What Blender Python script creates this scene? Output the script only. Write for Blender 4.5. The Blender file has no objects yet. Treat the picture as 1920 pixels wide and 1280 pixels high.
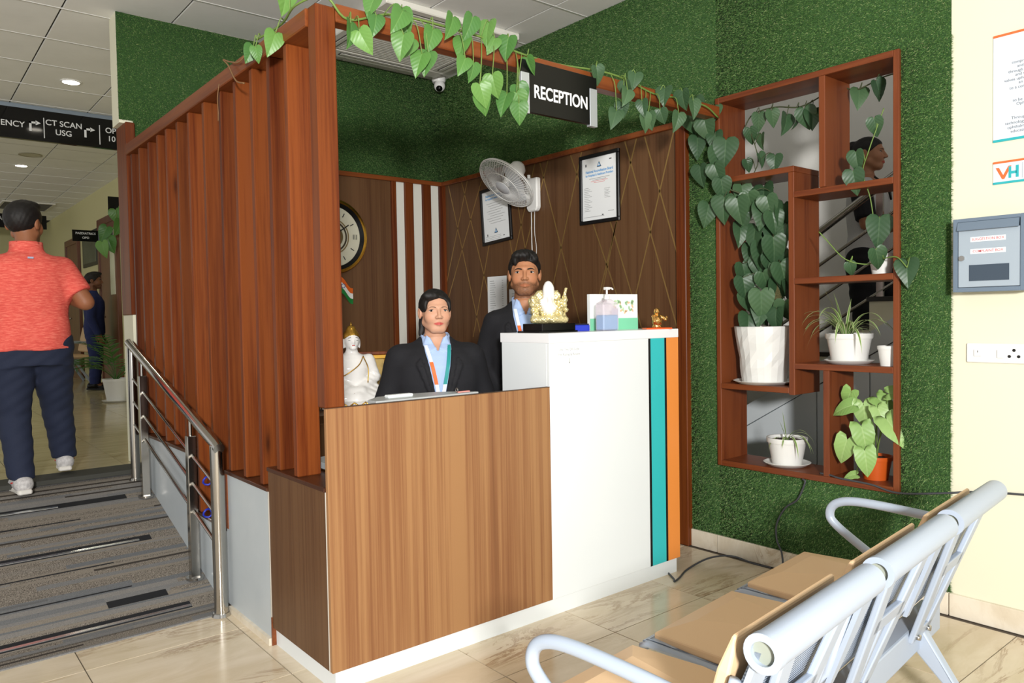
import bpy, math, random
import numpy as np
from mathutils import Vector, Matrix, Euler
random.seed(7); np.random.seed(7)
SC = bpy.context.scene; COL = SC.collection
XR, YB, ZC, ZU = 2.412, 2.758, 3.309, 0.447       # right wall, back wall, ceiling, upper floor level
# ---------------------------------------------------------------- camera
yaw, pit, rol = 0.6879, -0.0337, -0.0171
fw = Vector((math.sin(yaw)*math.cos(pit), math.cos(yaw)*math.cos(pit), math.sin(pit)))
r0 = Vector((math.cos(yaw), -math.sin(yaw), 0)); u0 = r0.cross(fw)
CR = math.cos(rol)*r0 + math.sin(rol)*u0; CU = -math.sin(rol)*r0 + math.cos(rol)*u0
CPOS = Vector((-1.206, -2.5226, 1.3625))
cd = bpy.data.cameras.new('camera'); cd.sensor_width = 36; cd.lens = 36*1426.6/1920; cd.clip_start = .05
co = bpy.data.objects.new('camera', cd); COL.objects.link(co)
M = Matrix((CR, CU, -fw)).transposed().to_4x4(); M.translation = CPOS; co.matrix_world = M
SC.camera = co
# ---------------------------------------------------------------- world, flash, exposure
w = bpy.data.worlds.new('world'); SC.world = w; w.use_nodes = True
w.node_tree.nodes['Background'].inputs[0].default_value = (1, .985, .96, 1)
w.node_tree.nodes['Background'].inputs[1].default_value = .72
fl = bpy.data.lights.new('camera_flash', 'AREA'); fl.shape = 'DISK'; fl.size = .4; fl.energy = 380; fl.color = (1, .985, .965)
fo = bpy.data.objects.new('camera_flash', fl); COL.objects.link(fo); fo.location = CPOS + Vector((-math.sin(yaw)*2.0, -math.cos(yaw)*2.0, .6)) + .4*r0
fo.rotation_euler = (Vector((.9, .3, 1.15))-fo.location).to_track_quat('-Z', 'Y').to_euler()
SC.view_settings.view_transform = 'Standard'; SC.view_settings.look = 'None'
SC.view_settings.gamma = 1; SC.view_settings.use_curve_mapping = False; SC.view_settings.exposure = 0
# ---------------------------------------------------------------- material helpers
def lin(c):
    if isinstance(c, str):
        c = c.lstrip('#'); c = [int(c[i:i+2], 16)/255 for i in (0, 2, 4)]
    return tuple((x/12.92 if x <= .04045 else ((x+.055)/1.055)**2.4) for x in c[:3]) + (1,)
MATS = {}
def mat(name, col, rough=.5, metal=0, spec=.5, coat=0, trans=0, alpha=1, emit=None, es=0, ior=1.45):
    if name in MATS: return MATS[name]
    m = bpy.data.materials.new(name); m.use_nodes = True; b = m.node_tree.nodes['Principled BSDF']
    b.inputs['Base Color'].default_value = lin(col); b.inputs['Roughness'].default_value = rough
    b.inputs['Metallic'].default_value = metal; b.inputs['Specular IOR Level'].default_value = spec
    b.inputs['Coat Weight'].default_value = coat; b.inputs['Coat Roughness'].default_value = .15
    b.inputs['Transmission Weight'].default_value = trans; b.inputs['Alpha'].default_value = alpha; b.inputs['IOR'].default_value = ior
    if emit: b.inputs['Emission Color'].default_value = lin(emit); b.inputs['Emission Strength'].default_value = es
    MATS[name] = m; return m
class NT:
    def __init__(s, m): s.m = m; s.t = m.node_tree; s.b = s.t.nodes['Principled BSDF']
    def n(s, typ, **kw):
        nd = s.t.nodes.new(typ)
        for k, v in kw.items():
            if hasattr(nd, k) and not k.startswith('i_'): setattr(nd, k, v)
            else:
                k2 = k[2:] if k.startswith('i_') else k
                nd.inputs[int(k2) if k2.isdigit() else k2].default_value = v
        return nd
    def l(s, a, b): s.t.links.new(a, b)
    def coord(s, scale=(1, 1, 1), src='Object', rot=(0, 0, 0)):
        tc = s.n('ShaderNodeTexCoord'); mp = s.n('ShaderNodeMapping'); mp.inputs['Scale'].default_value = scale; mp.inputs['Rotation'].default_value = rot
        s.l(tc.outputs[src], mp.inputs['Vector']); return mp.outputs['Vector']
    def ramp(s, fac, stops):
        r = s.n('ShaderNodeValToRGB'); e = r.color_ramp.elements
        while len(e) < len(stops): e.new(.5)
        for i, (p, c) in enumerate(stops): e[i].position = p; e[i].color = lin(c)
        s.l(fac, r.inputs['Fac']); return r.outputs['Color']
    def mix(s, fac, a, b, mode='MIX'):
        x = s.n('ShaderNodeMix', data_type='RGBA', blend_type=mode)
        for i, v in ((0, fac), (6, a), (7, b)):
            if hasattr(v, 'links'): s.l(v, x.inputs[i])
            else: x.inputs[i].default_value = v
        return x.outputs[2]
    def bump(s, h, st=.3, d=.01):
        b = s.n('ShaderNodeBump'); b.inputs['Strength'].default_value = st; b.inputs['Distance'].default_value = d
        s.l(h, b.inputs['Height']); s.l(b.outputs['Normal'], s.b.inputs['Normal'])
def randofs(t):     # a different offset of the grain for every object
    oi = t.n('ShaderNodeObjectInfo'); return oi.outputs['Random']
def wood(name, stops, rough=.35, grain=(60, 60, 2.2), coat=.2, knots=False, spec=.5, src='Object', band=1.0):
    m = mat(name, '#804020', rough, coat=coat, spec=spec); t = NT(m)
    tc = t.n('ShaderNodeTexCoord'); add = t.n('ShaderNodeVectorMath', operation='ADD'); cm = t.n('ShaderNodeVectorMath', operation='SCALE')
    cm.inputs[0].default_value = (3.1, 7.7, 1.9); t.l(randofs(t), cm.inputs['Scale'])
    t.l(tc.outputs[src], add.inputs[0]); sc2 = t.n('ShaderNodeVectorMath', operation='SCALE'); sc2.inputs['Scale'].default_value = 10.; t.l(cm.outputs[0], sc2.inputs[0]); t.l(sc2.outputs[0], add.inputs[1])
    def mapped(sc):
        mp = t.n('ShaderNodeMapping'); mp.inputs['Scale'].default_value = sc; t.l(add.outputs[0], mp.inputs['Vector']); return mp.outputs['Vector']
    n1 = t.n('ShaderNodeTexNoise', i_Scale=1.0, i_Detail=6., i_Roughness=.65); t.l(mapped(grain), n1.inputs['Vector'])
    n2 = t.n('ShaderNodeTexNoise', i_Scale=1.0, i_Detail=3., i_Roughness=.5, i_Distortion=.6); t.l(mapped((grain[0]*.16*band, grain[1]*.16*band, grain[2]*.25)), n2.inputs['Vector'])
    f = t.n('ShaderNodeMath', operation='MULTIPLY_ADD'); t.l(n1.outputs['Fac'], f.inputs[0]); f.inputs[1].default_value = .725
    f2 = t.n('ShaderNodeMath', operation='MULTIPLY'); t.l(n2.outputs['Fac'], f2.inputs[0]); f2.inputs[1].default_value = .72; t.l(f2.outputs[0], f.inputs[2])
    c = t.ramp(f.outputs[0], stops)
    if knots:
        v = t.n('ShaderNodeTexVoronoi', i_Scale=1.0); t.l(mapped((7, 7, 1.7)), v.inputs['Vector'])
        k = t.ramp(v.outputs['Distance'], [(0, '#ffffff'), (.09, '#909090'), (.17, '#000000')])
        c = t.mix(k, c, lin('#2c120a'))
        rnd = t.n('ShaderNodeMapRange'); t.l(randofs(t), rnd.inputs[0]); rnd.inputs[3].default_value = .72; rnd.inputs[4].default_value = 1.12
        hs = t.n('ShaderNodeHueSaturation'); t.l(c, hs.inputs['Color']); t.l(rnd.outputs[0], hs.inputs['Value']); c = hs.outputs[0]
    t.l(c, t.b.inputs['Base Color']); t.bump(n1.outputs['Fac'], .05, .002); return m
SLATW = wood('varnished_pine', [(.25, '#270d06'), (.45, '#421809'), (.58, '#57260f'), (.8, '#723a18')], .36, (70, 70, 1.6), .0, True, spec=.22)
SHELFW = wood('stained_shelf_wood', [(.25, '#38170c'), (.5, '#5a2813'), (.75, '#743c1e')], .42, (55, 55, 2.0), .05, spec=.35)
SHELFH = wood('stained_shelf_wood_flat', [(.25, '#38170c'), (.5, '#5a2813'), (.75, '#743c1e')], .42, (55, 2.0, 55), .05, spec=.35)
BEAMH = wood('varnished_pine_beam', [(.25, '#38170c'), (.5, '#5e2a12'), (.8, '#7c421e')], .36, (1.8, 60, 60), .08, spec=.35)
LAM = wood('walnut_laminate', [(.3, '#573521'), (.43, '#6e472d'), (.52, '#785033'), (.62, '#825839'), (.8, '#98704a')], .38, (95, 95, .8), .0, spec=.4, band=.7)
LAMW = wood('shaded_walnut_laminate', [(.28, '#3a2416'), (.45, '#4a301e'), (.6, '#563923'), (.8, '#63462d')], .42, (80, 80, 1.0), .0, spec=.35)  # walnut laminate again, shade of far and oblique panels put into its colours
DARKW = wood('dark_stained_edge', [(.3, '#2a150c'), (.6, '#3c2013'), (.8, '#4a2a18')], .35, (60, 2., 60), .05)
WHITE = mat('white_laminate', '#dde2e3', .25); PLAS = mat('white_plastic', '#e4e4e1', .35); CREAM = mat('cream_paint', '#dcdac2', .6)
STEEL = mat('polished_steel', '#b9b6b0', .16, 1); BLACK = mat('matte_black', '#0c0c0d', .45); PLBLACK = mat('black_gloss', '#060607', .2, spec=.3)
GREY = mat('grey_laminate', '#9aa0a2', .35); BENCH = mat('powder_coated_steel', '#a3aebd', .35, .1); TAN = mat('tan_vinyl', '#dcbb94', .5, spec=.3)
GOLD = mat('gold', '#c99a3e', .22, 1); PAPER = mat('paper', '#eceff0', .7); INK = mat('ink', '#26282a', .7)
TEAL = mat('teal_laminate', '#34b6b8', .35); ORANGE = mat('orange_laminate', '#e08a40', .35)
def noisy(name, a, b, scale, rough=.6, bump=.2, bd=.004, det=5):
    m = mat(name, a, rough); t = NT(m); n = t.n('ShaderNodeTexNoise', i_Scale=scale, i_Detail=float(det), i_Roughness=.6); t.l(t.coord(), n.inputs['Vector'])
    t.l(t.ramp(n.outputs['Fac'], [(.3, a), (.7, b)]), t.b.inputs['Base Color'])
    if bump: t.bump(n.outputs['Fac'], bump, bd)
    return m
PANELG = noisy('grey_wall_panel', '#aeb6ba', '#b8bfc2', 3, .35, .02)
SOIL = noisy('soil', '#2a1a10', '#4a3020', 120, .9, .8)
# ---------------------------------------------------------------- mesh helpers
class MB:
    def __init__(s): s.v = []; s.f = []; s.mi = []
    def add(s, vs, fs, mi=0):
        o = len(s.v); s.v += [tuple(p) for p in vs]; s.f += [tuple(i+o for i in f) for f in fs]; s.mi += [mi]*len(fs); return s
    def box(s, x0, x1, y0, y1, z0, z1, mi=0, mx=None):
        vs = [Vector((x, y, z)) for z in (z0, z1) for y in (y0, y1) for x in (x0, x1)]
        if mx: vs = [mx @ v for v in vs]
        return s.add(vs, [(0, 2, 3, 1), (4, 5, 7, 6), (0, 1, 5, 4), (2, 6, 7, 3), (0, 4, 6, 2), (1, 3, 7, 5)], mi)
    def cyl(s, a, b, r, r2=None, n=16, mi=0, cap=True):
        a, b = Vector(a), Vector(b); r2 = r if r2 is None else r2; d = (b-a).normalized()
        t = d.orthogonal().normalized(); q = d.cross(t); vs = []
        for p, rr in ((a, r), (b, r2)):
            for i in range(n):
                an = 2*math.pi*i/n; vs.append(p + rr*(math.cos(an)*t + math.sin(an)*q))
        fs = [(i, (i+1) % n, n+(i+1) % n, n+i) for i in range(n)]
        if cap: fs += [tuple(range(n))[::-1], tuple(range(n, 2*n))]
        return s.add(vs, fs, mi)
    def tube(s, pts, r, n=8, mi=0, closed=False, rs=None, flat=None):
        pts = [Vector(p) for p in pts]; N = len(pts); vs = []; prev = None
        for i, p in enumerate(pts):
            if closed: d = pts[(i+1) % N]-pts[i-1]
            else: d = pts[min(i+1, N-1)]-pts[max(i-1, 0)]
            d.normalize()
            t = (d.orthogonal() if prev is None else prev - d*prev.dot(d)).normalized(); prev = t; q = d.cross(t)
            rr = rs[i] if rs else r
            for k in range(n):
                an = 2*math.pi*k/n; vs.append(p + rr*(math.cos(an)*t + math.sin(an)*q))
        fs = []
        for i in range(N if closed else N-1):
            for k in range(n):
                j = (i+1) % N; fs.append((i*n+k, i*n+(k+1) % n, j*n+(k+1) % n, j*n+k))
        if not closed: fs += [tuple(range(n))[::-1], tuple(range((N-1)*n, N*n))]
        return s.add(vs, fs, mi)
    def lathe(s, prof, c=(0, 0, 0), n=32, mi=0, mx=None, ring=False):
        vs = []; fs = []; c = Vector(c)
        for r, z in prof:
            for k in range(n):
                an = 2*math.pi*k/n; p = Vector((r*math.cos(an), r*math.sin(an), z)); p = (mx @ p) if mx else p; vs.append(p+c)
        for i in range(len(prof)-1):
            for k in range(n): fs.append((i*n+k, i*n+(k+1) % n, (i+1)*n+(k+1) % n, (i+1)*n+k))
        if ring: q = (len(prof)-1)*n; fs += [(q+k, q+(k+1) % n, (k+1) % n, k) for k in range(n)]
        else: fs += [tuple(range(n))[::-1], tuple(range((len(prof)-1)*n, len(prof)*n))]
        return s.add(vs, fs, mi)
    def prism(s, poly, fn, d0, d1, mi=0):      # poly 2D; fn(u,v,d)->3D
        n = len(poly); vs = [fn(u, v, d0) for u, v in poly] + [fn(u, v, d1) for u, v in poly]
        fs = [tuple(range(n)), tuple(range(n, 2*n))[::-1]] + [(i, n+i, n+(i+1) % n, (i+1) % n) for i in range(n)]
        return s.add(vs, fs, mi)
    def sph(s, c, r, n=12, mi=0):
        rx, ry, rz = (r, r, r) if not hasattr(r, '__len__') else r; c = Vector(c); vs = []; fs = []
        m = max(4, n//2+1)
        for i in range(1, m):
            th = math.pi*i/m
            for k in range(n):
                an = 2*math.pi*k/n; vs.append(c+Vector((rx*math.sin(th)*math.cos(an), ry*math.sin(th)*math.sin(an), rz*math.cos(th))))
        vs += [c+Vector((0, 0, rz)), c-Vector((0, 0, rz))]; a = len(vs)-2
        for i in range(m-2):
            for k in range(n): fs.append((i*n+k, (i+1)*n+k, (i+1)*n+(k+1) % n, i*n+(k+1) % n))
        for k in range(n): fs.append((a, k, (k+1) % n)); fs.append((a+1, (m-2)*n+(k+1) % n, (m-2)*n+k))
        return s.add(vs, fs, mi)
    def mesh(s, name):
        me = bpy.data.meshes.new(name); me.from_pydata(s.v, [], s.f); me.update()
        if any(s.mi): me.polygons.foreach_set('material_index', s.mi)
        import bmesh
        bm = bmesh.new(); bm.from_mesh(me); bmesh.ops.recalc_face_normals(bm, faces=bm.faces); bm.to_mesh(me); bm.free(); return me
def tag(o, label=None, cat=None, group=None, kind=None):
    for k, v in (('label', label), ('category', cat), ('group', group), ('kind', kind)):
        if v: o[k] = v
    return o
def obj(name, mb, m, parent=None, smooth=False, bevel=0, seg=1, local=False):
    me = mb.mesh(name) if isinstance(mb, MB) else mb
    for x in (m if isinstance(m, (list, tuple)) else [m]): me.materials.append(x)
    o = bpy.data.objects.new(name, me); COL.objects.link(o)
    if parent is not None:
        o.parent = parent
        if not local:
            bpy.context.view_layer.update() if False else None
            o.matrix_parent_inverse = pinv(parent)
    if smooth: me.polygons.foreach_set('use_smooth', [True]*len(me.polygons)); 
    if smooth == 'auto': me.set_sharp_from_angle(angle=math.radians(40))
    if bevel:
        b = o.modifiers.new('bevel', 'BEVEL'); b.width = bevel; b.segments = seg; b.limit_method = 'ANGLE'; b.angle_limit = math.radians(35)
    return o
def wmat(o):
    m = o.matrix_basis.copy()
    if o.parent: m = wmat(o.parent) @ o.matrix_parent_inverse @ m
    return m
def pinv(o): return wmat(o).inverted()
def thing(name, label, cat, loc=(0, 0, 0), rz=0, group=None, kind=None):
    o = bpy.data.objects.new(name, None); COL.objects.link(o); o.location = loc; o.rotation_euler = (0, 0, rz); o.empty_display_size = .1
    return tag(o, label, cat, group, kind)
def struct(name, mb, m, bevel=0, smooth=False, label=None):
    return tag(obj(name, mb, m, None, smooth, bevel), label, None, None, 'structure')
def box1(x0, x1, y0, y1, z0, z1): return MB().box(x0, x1, y0, y1, z0, z1)
def inst(o, parent, loc, rot=(0, 0, 0), scale=(1, 1, 1), name=None):   # another object sharing the mesh of o
    c = o.copy(); COL.objects.link(c); c.parent = parent
    if parent is not None: c.matrix_parent_inverse = pinv(parent)
    c.location = loc; c.rotation_euler = rot; c.scale = scale
    if name: c.name = name
    return c
ROT_BACK = Euler((math.pi/2, 0, 0)); ROT_RIGHT = Euler((math.pi/2, 0, -math.pi/2))     # text facing -Y / facing -X
def text(body, size, loc, rot, m, parent, name='lettering', bold=0, align='CENTER', ext=.0006, sx=1, tilt=0):
    cu = bpy.data.curves.new(name, 'FONT'); cu.body = body; cu.size = size; cu.align_x = align; cu.align_y = 'CENTER'; cu.extrude = ext; cu.offset = bold*size; cu.space_line = .95
    to = bpy.data.objects.new('tmp', cu); COL.objects.link(to); dg = bpy.context.evaluated_depsgraph_get()
    me = bpy.data.meshes.new_from_object(to.evaluated_get(dg)); bpy.data.objects.remove(to)
    mx = Matrix.Translation(loc) @ (rot.to_matrix().to_4x4() if hasattr(rot, 'to_matrix') else rot.to_4x4()) @ Matrix.Diagonal((sx, 1, 1, 1)); me.transform(mx); me.materials.clear()
    return obj(name, me, m, parent)
def smooth_path(pts, n=6):
    P = [Vector(p) for p in pts]; P = [2*P[0]-P[1]]+P+[2*P[-1]-P[-2]]; out = []
    for i in range(1, len(P)-2):
        a, b, c, d = P[i-1:i+3]
        for k in range(n):
            t_ = k/n; out.append(.5*((2*b)+(c-a)*t_+(2*a-5*b+4*c-d)*t_*t_+(3*b-a-3*c+d)*t_**3))
    return out+[P[-2]]
# ================================================================ STRUCTURE
# ---- floor of polished stone tiles
def stone(name, a, b, vein, rough):
    m = mat(name, a, rough, spec=.5); t = NT(m)
    tc = t.n('ShaderNodeTexCoord'); cm = t.n('ShaderNodeVectorMath', operation='SCALE'); cm.inputs[0].default_value = (37, 91, 13); t.l(randofs(t), cm.inputs['Scale'])
    mq = t.n('ShaderNodeMapping'); mq.inputs['Scale'].default_value = (.55, 2.1, 1); mq.inputs['Rotation'].default_value = (0, 0, .5); t.l(tc.outputs['Object'], mq.inputs[0]); ad = t.n('ShaderNodeVectorMath', operation='ADD'); t.l(mq.outputs[0], ad.inputs[0]); t.l(cm.outputs[0], ad.inputs[1])
    n = t.n('ShaderNodeTexNoise', i_Scale=3.2, i_Detail=6., i_Roughness=.62, i_Distortion=1.2); t.l(ad.outputs[0], n.inputs['Vector'])
    n2 = t.n('ShaderNodeTexNoise', i_Scale=2.6, i_Detail=9., i_Roughness=.72, i_Distortion=1.3); t.l(ad.outputs[0], n2.inputs['Vector'])
    n3 = t.n('ShaderNodeTexNoise', i_Scale=1.6, i_Detail=2.); t.l(ad.outputs[0], n3.inputs['Vector'])
    c = t.ramp(n.outputs['Fac'], [(.35, a), (.65, b)])
    v = t.ramp(n2.outputs['Fac'], [(.44, '#000000'), (.492, '#ffffff'), (.50, '#ffffff'), (.53, '#000000')])
    k = t.ramp(n3.outputs['Fac'], [(.5, '#000000'), (.66, '#dddddd')])
    mk = t.n('ShaderNodeMix', data_type='RGBA', blend_type='MULTIPLY'); mk.inputs[0].default_value = 1; t.l(v, mk.inputs[6]); t.l(k, mk.inputs[7])
    t.l(t.mix(mk.outputs[2], c, lin(vein)), t.b.inputs['Base Color']); return m
TILE = stone('beige_marble_tile', '#d8cab2', '#c9b99c', '#8f7050', .18)
TILEU = stone('yellow_marble_tile', '#c4ba98', '#b4a884', '#9a8860', .14)
SKIRT = stone('skirting_stone', '#ddd4c2', '#d0c4ae', '#a88e6e', .25)
GROUT = mat('grout', '#5a5045', .8)
fl_ = struct('floor', box1(-3.6, XR+.2, -3.6, YB, -.06, -.004), GROUT)
tp = None
XS = [-.045+.603*k for k in range(-6, 5)]; YS = [-.305+.565*k for k in range(-6, 6)]
for x in XS:
    for y in YS:
        if y > 1.2 and x < -.6: continue
        x1 = min(x+.603, XR); y1 = min(y+.565, YB)
        if x1-x < .05 or y1-y < .05: continue
        if tp is None or (x1-x < .6 or y1-y < .56):
            o = obj('floor_tile', MB().box(.0022, x1-x-.0022, .0022, y1-y-.0022, -.01, 0), TILE, fl_); o.location = (x, y, 0)
            if x1-x > .6 and y1-y > .56: tp = o
        else: inst(tp, fl_, (x, y, 0))
# upper floor beyond the ramp
fu = struct('floor_upper', box1(-3.6, 3.2, YB-.01, 16, ZU-.1, ZU-.004), GROUT)
tp = None
for i in range(-6, 6):
    for j in range(0, 12):
        x = -.045+.603*i; y = YB+.603*j
        if i > 1: continue
        if tp is None: tp = o = obj('floor_tile', MB().box(.0018, .6012, .0018, .6012, -.01, 0), TILEU, fu); o.location = (x, y, ZU)
        else: inst(tp, fu, (x, y, ZU))
obj('floor_finish', box1(-3.6, 1.26, YB+7.236, 16, ZU-.01, ZU), TILEU, fu)
# ---- ceiling of square panels
CEILM = noisy('ceiling_board', '#ededea', '#e4e4e0', 2.5, .7, .03); GROOVE = mat('ceiling_groove', '#2a2724', .8); LEDGE = mat('ceiling_ledge', '#d8d8d4', .4, .3)
ce = struct('ceiling', box1(-3.6, XR+.1, -3.6, 16, ZC+.012, ZC+.06), GROOVE)
tp = None
for i in range(-6, 5):
    for j in range(-8, 19):
        x = -.3+.605*i; y = 2.29+.622*j
        if y > 5.3 and i > 2: continue
        if x < -1.6 and y < 0: continue
        wx = min(.605, XR-x)
        if wx < .1: continue
        if wx < .6: o = obj('ceiling_panel', MB().box(.005, wx, .002, .62, 0, .012), CEILM, ce); o.location = (x, y, ZC); continue
        if tp is None: tp = o = obj('ceiling_panel', MB().box(.005, .600, .002, .62, 0, .012), CEILM, ce, bevel=.002); o.location = (x, y, ZC)
        else: inst(tp, ce, (x, y, ZC))
for j in range(-8, 20):
    y = 2.29+.622*j
    obj('ceiling_runner', box1(-3.6 if y > 0 else -1.6, XR if y < YB else 1.26, y-.006, y+.006, ZC-.003, ZC+.004), LEDGE, ce)
# ---- back wall (clock wall) with its laminate
WALLB = mat('back_wall_plaster', '#d8d4bc', .7)
wb = struct('wall_back', box1(.035, XR+.2, YB, YB+.18, 0, ZC), WALLB)
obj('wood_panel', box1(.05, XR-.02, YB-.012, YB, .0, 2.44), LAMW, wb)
obj('trim_rail', box1(.05, XR-.01, YB-.035, YB, 2.44, 2.475), BEAMH, wb, bevel=.003)
STR = mat('white_stripe_laminate', '#d9d8ce', .45)
for a, b in ((1.945, 2.027), (2.103, 2.194), (2.272, 2.357)): obj('white_stripe', box1(a, b, YB-.016, YB-.012, .3, 2.44), STR, wb)
for a, b in ((1.905, 1.945), (2.027, 2.103), (2.194, 2.272), (2.357, 2.40)): obj('wood_fin', box1(a, b, YB-.04, YB-.012, .0, 2.44), SLATW, wb, bevel=.003)
obj('end_casing', box1(-.005, .05, YB-.04, YB+.2, 1.41, 2.62), SLATW, wb, bevel=.004)
obj('end_pier', box1(.0, .07, YB-.05, YB+.2, ZU, 1.41), CREAM, wb, bevel=.004)
# ---- right wall, with the opening for the shelf
OY0, OY1, OZ0, OZ1 = -.953, .043, .505, 2.545
WT = .12
wr = struct('wall_right', MB().box(XR, XR+WT, OY1, YB+.18, 0, ZC).box(XR, XR+WT, -3.6, OY0, 0, ZC).box(XR, XR+WT, OY0, OY1, 0, OZ0).box(XR, XR+WT, OY0, OY1, OZ1, ZC), CREAM)
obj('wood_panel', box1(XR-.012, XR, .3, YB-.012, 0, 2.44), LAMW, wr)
obj('trim_rail', box1(XR-.035, XR, .235, YB-.035, 2.44, 2.475), BEAMH, wr, bevel=.003)
obj('end_post', box1(XR-.045, XR+.0, .235, .306, 0, 2.44), SLATW, wr, bevel=.004)
obj('corner_post', box1(XR-.03, XR-.012, YB-.06, YB-.012, 0, 2.44), SLATW, wr)
INLAY = mat('brass_inlay', '#a98a55', .35, .7)
for (y0, z0, y1, z1) in [(2.652,2.44,2.0,.45),(2.206,2.409,2.72,1.45),(2.39,2.44,2.73,1.58),(2.466,2.44,1.86,.75),(1.99,2.44,1.70,1.2),(1.52,2.44,1.04,1.0),(1.21,2.44,.60,1.0),(.98,2.30,.5,1.0),(.721,2.44,.318,1.25),(.56,2.44,.318,1.7),(1.435,2.44,2.20,.7),(1.103,2.44,1.60,1.0),(.625,2.44,1.13,1.0),(.335,2.44,.80,1.0),(1.576,2.44,1.92,1.55),(1.95,2.44,2.35,1.2),(1.80,2.30,1.50,1.0),(.80,1.95,1.08,1.0)]:
    a = Vector((XR-.013, y0, z0)); b = Vector((XR-.013, y1, z1)); d = (b-a).normalized(); n = Vector((1, 0, 0)).cross(d)*.0045
    mb = MB(); mb.add([a-n, a+n, b+n, b-n]+[p+Vector((.003, 0, 0)) for p in (a-n, a+n, b+n, b-n)], [(0, 1, 2, 3), (7, 6, 5, 4), (0, 4, 5, 1), (1, 5, 6, 2), (2, 6, 7, 3), (3, 7, 4, 0)])
    obj('brass_inlay', mb, INLAY, wr)
# skirting stones along the right wall
bb = tag(thing('baseboard_right', None, None, (XR, 0, 0)), kind='structure')
for a, b in ((.235, .06), (.055, -.45), (-.455, -1.16), (-1.165, -1.75), (-1.755, -2.4), (-2.405, -3.4)):
    obj('skirting_stone', box1(XR-.018, XR, b, a, 0, .1), SKIRT, bb, bevel=.002)
# ---- artificial turf: backing plus real blades
TURFB = noisy('turf_backing', '#264220', '#305226', 60, .9, .3)
tm = mat('turf_blade', '#2f5a22', .55, spec=.3); t = NT(tm)
at = t.n('ShaderNodeAttribute', attribute_name='rnd')
t.l(t.ramp(at.outputs['Fac'], [(0, '#2e4c22'), (.45, '#446a32'), (.8, '#577d40'), (.93, '#769656'), (1, '#a8b07c')]), t.b.inputs['Base Color'])
def turf(name, label, rects, origin, U, V, N, dens, hole=None):
    o0, U, V, N = (np.array(a, float) for a in (origin, U, V, N)); P = []
    mb = MB()
    for (a, b, c, d) in rects:
        n = int(dens*(b-a)*(d-c)); uv = np.random.rand(n, 2)*[b-a, d-c]+[a, c]; P.append(uv)
        q = [tuple(o0+U*x+V*y) for x, y in ((a, c), (b, c), (b, d), (a, d))]; qn = [tuple(np.array(p)+N*.006) for p in q]
        mb.add(q+qn, [(3, 2, 1, 0), (4, 5, 6, 7), (0, 1, 5, 4), (1, 2, 6, 5), (2, 3, 7, 6), (3, 0, 4, 7)])
    uv = np.concatenate(P); nfr = 0
    if hole:
        nfr = 3500; uv = np.concatenate([uv, np.stack([hole[0]+.004*np.random.rand(nfr), hole[1]+(hole[2]-hole[1])*np.random.rand(nfr)], 1)])
    n = len(uv); base = o0+uv[:, :1]*U+uv[:, 1:]*V+N*.005
    an = np.random.rand(n)*2*np.pi; tx = np.cos(an)[:, None]*U+np.sin(an)[:, None]*V
    L = .006+.008*np.random.rand(n)[:, None]
    lean = tx*(.45+.5*np.random.rand(n)[:, None]) - V*.35
    tip = base+L*(N*(.55+.35*np.random.rand(n)[:, None])+lean)
    if nfr: q = np.random.rand(nfr, 1); tip[-nfr:] = base[-nfr:]-U*(.004+.016*q**2)+N*.006*np.random.rand(nfr, 1)+V*(.012*(np.random.rand(nfr, 1)-.6))
    wd = np.cos(an+1.57)[:, None]*U+np.sin(an+1.57)[:, None]*V; hw = .0009+.0005*np.random.rand(n)[:, None]
    v = np.stack([base-wd*hw, base+wd*hw, tip], 1).reshape(-1, 3)
    nv0 = len(mb.v); verts = np.concatenate([np.array(mb.v, float), v]); me = bpy.data.meshes.new(name)
    nf0 = len(mb.f); me.vertices.add(len(verts)); me.vertices.foreach_set('co', verts.ravel())
    lf = np.concatenate([np.array([i for f in mb.f for i in f]), (np.arange(n*3)+nv0)]); me.loops.add(len(lf)); me.loops.foreach_set('vertex_index', lf.astype(np.int32))
    me.polygons.add(nf0+n); ls = np.concatenate([np.arange(nf0)*4, nf0*4+np.arange(n)*3]); me.polygons.foreach_set('loop_start', ls.astype(np.int32))
    mi = np.concatenate([np.zeros(nf0), np.ones(n)]).astype(np.int32); me.polygons.foreach_set('material_index', mi)
    me.update(calc_edges=True); at = me.attributes.new('rnd', 'FLOAT', 'FACE'); at.data.foreach_set('value', np.random.rand(nf0+n).astype(np.float32))
    o = obj(name, me, [TURFB, tm]); return tag(o, label, 'artificial grass', None, 'stuff')
OYa, OYb, OZa, OZb = OY0+.001, OY1-.001, OZ0+.001, OZ1-.001
turf('artificial_turf', 'green artificial grass covering the right wall around the shelf opening',
     [(.044, YB-.004, 2.476, ZC-.003), (-1.163, .044, OZb, ZC-.003), (OYb, .233, .101, 2.476), (-1.163, OYa, .101, OZb), (OYa, OYb, .101, OZa)], (XR, 0, 0), (0, 1, 0), (0, 0, 1), (-1, 0, 0), 110000, hole=(-1.163, .1, 2.55))
turf('artificial_turf', 'dark green artificial grass strip above the clock wall up to the ceiling',
     [(-.032, XR-.008, 2.64, ZC-.003), (.05, XR-.008, 2.476, 2.64)], (0, YB, 0), (1, 0, 0), (0, 0, 1), (0, -1, 0), 80000)
obj('turf_end_board', box1(-.03, .035, YB+.002, YB+.18, 2.62, ZC), CREAM, wb)
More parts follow.
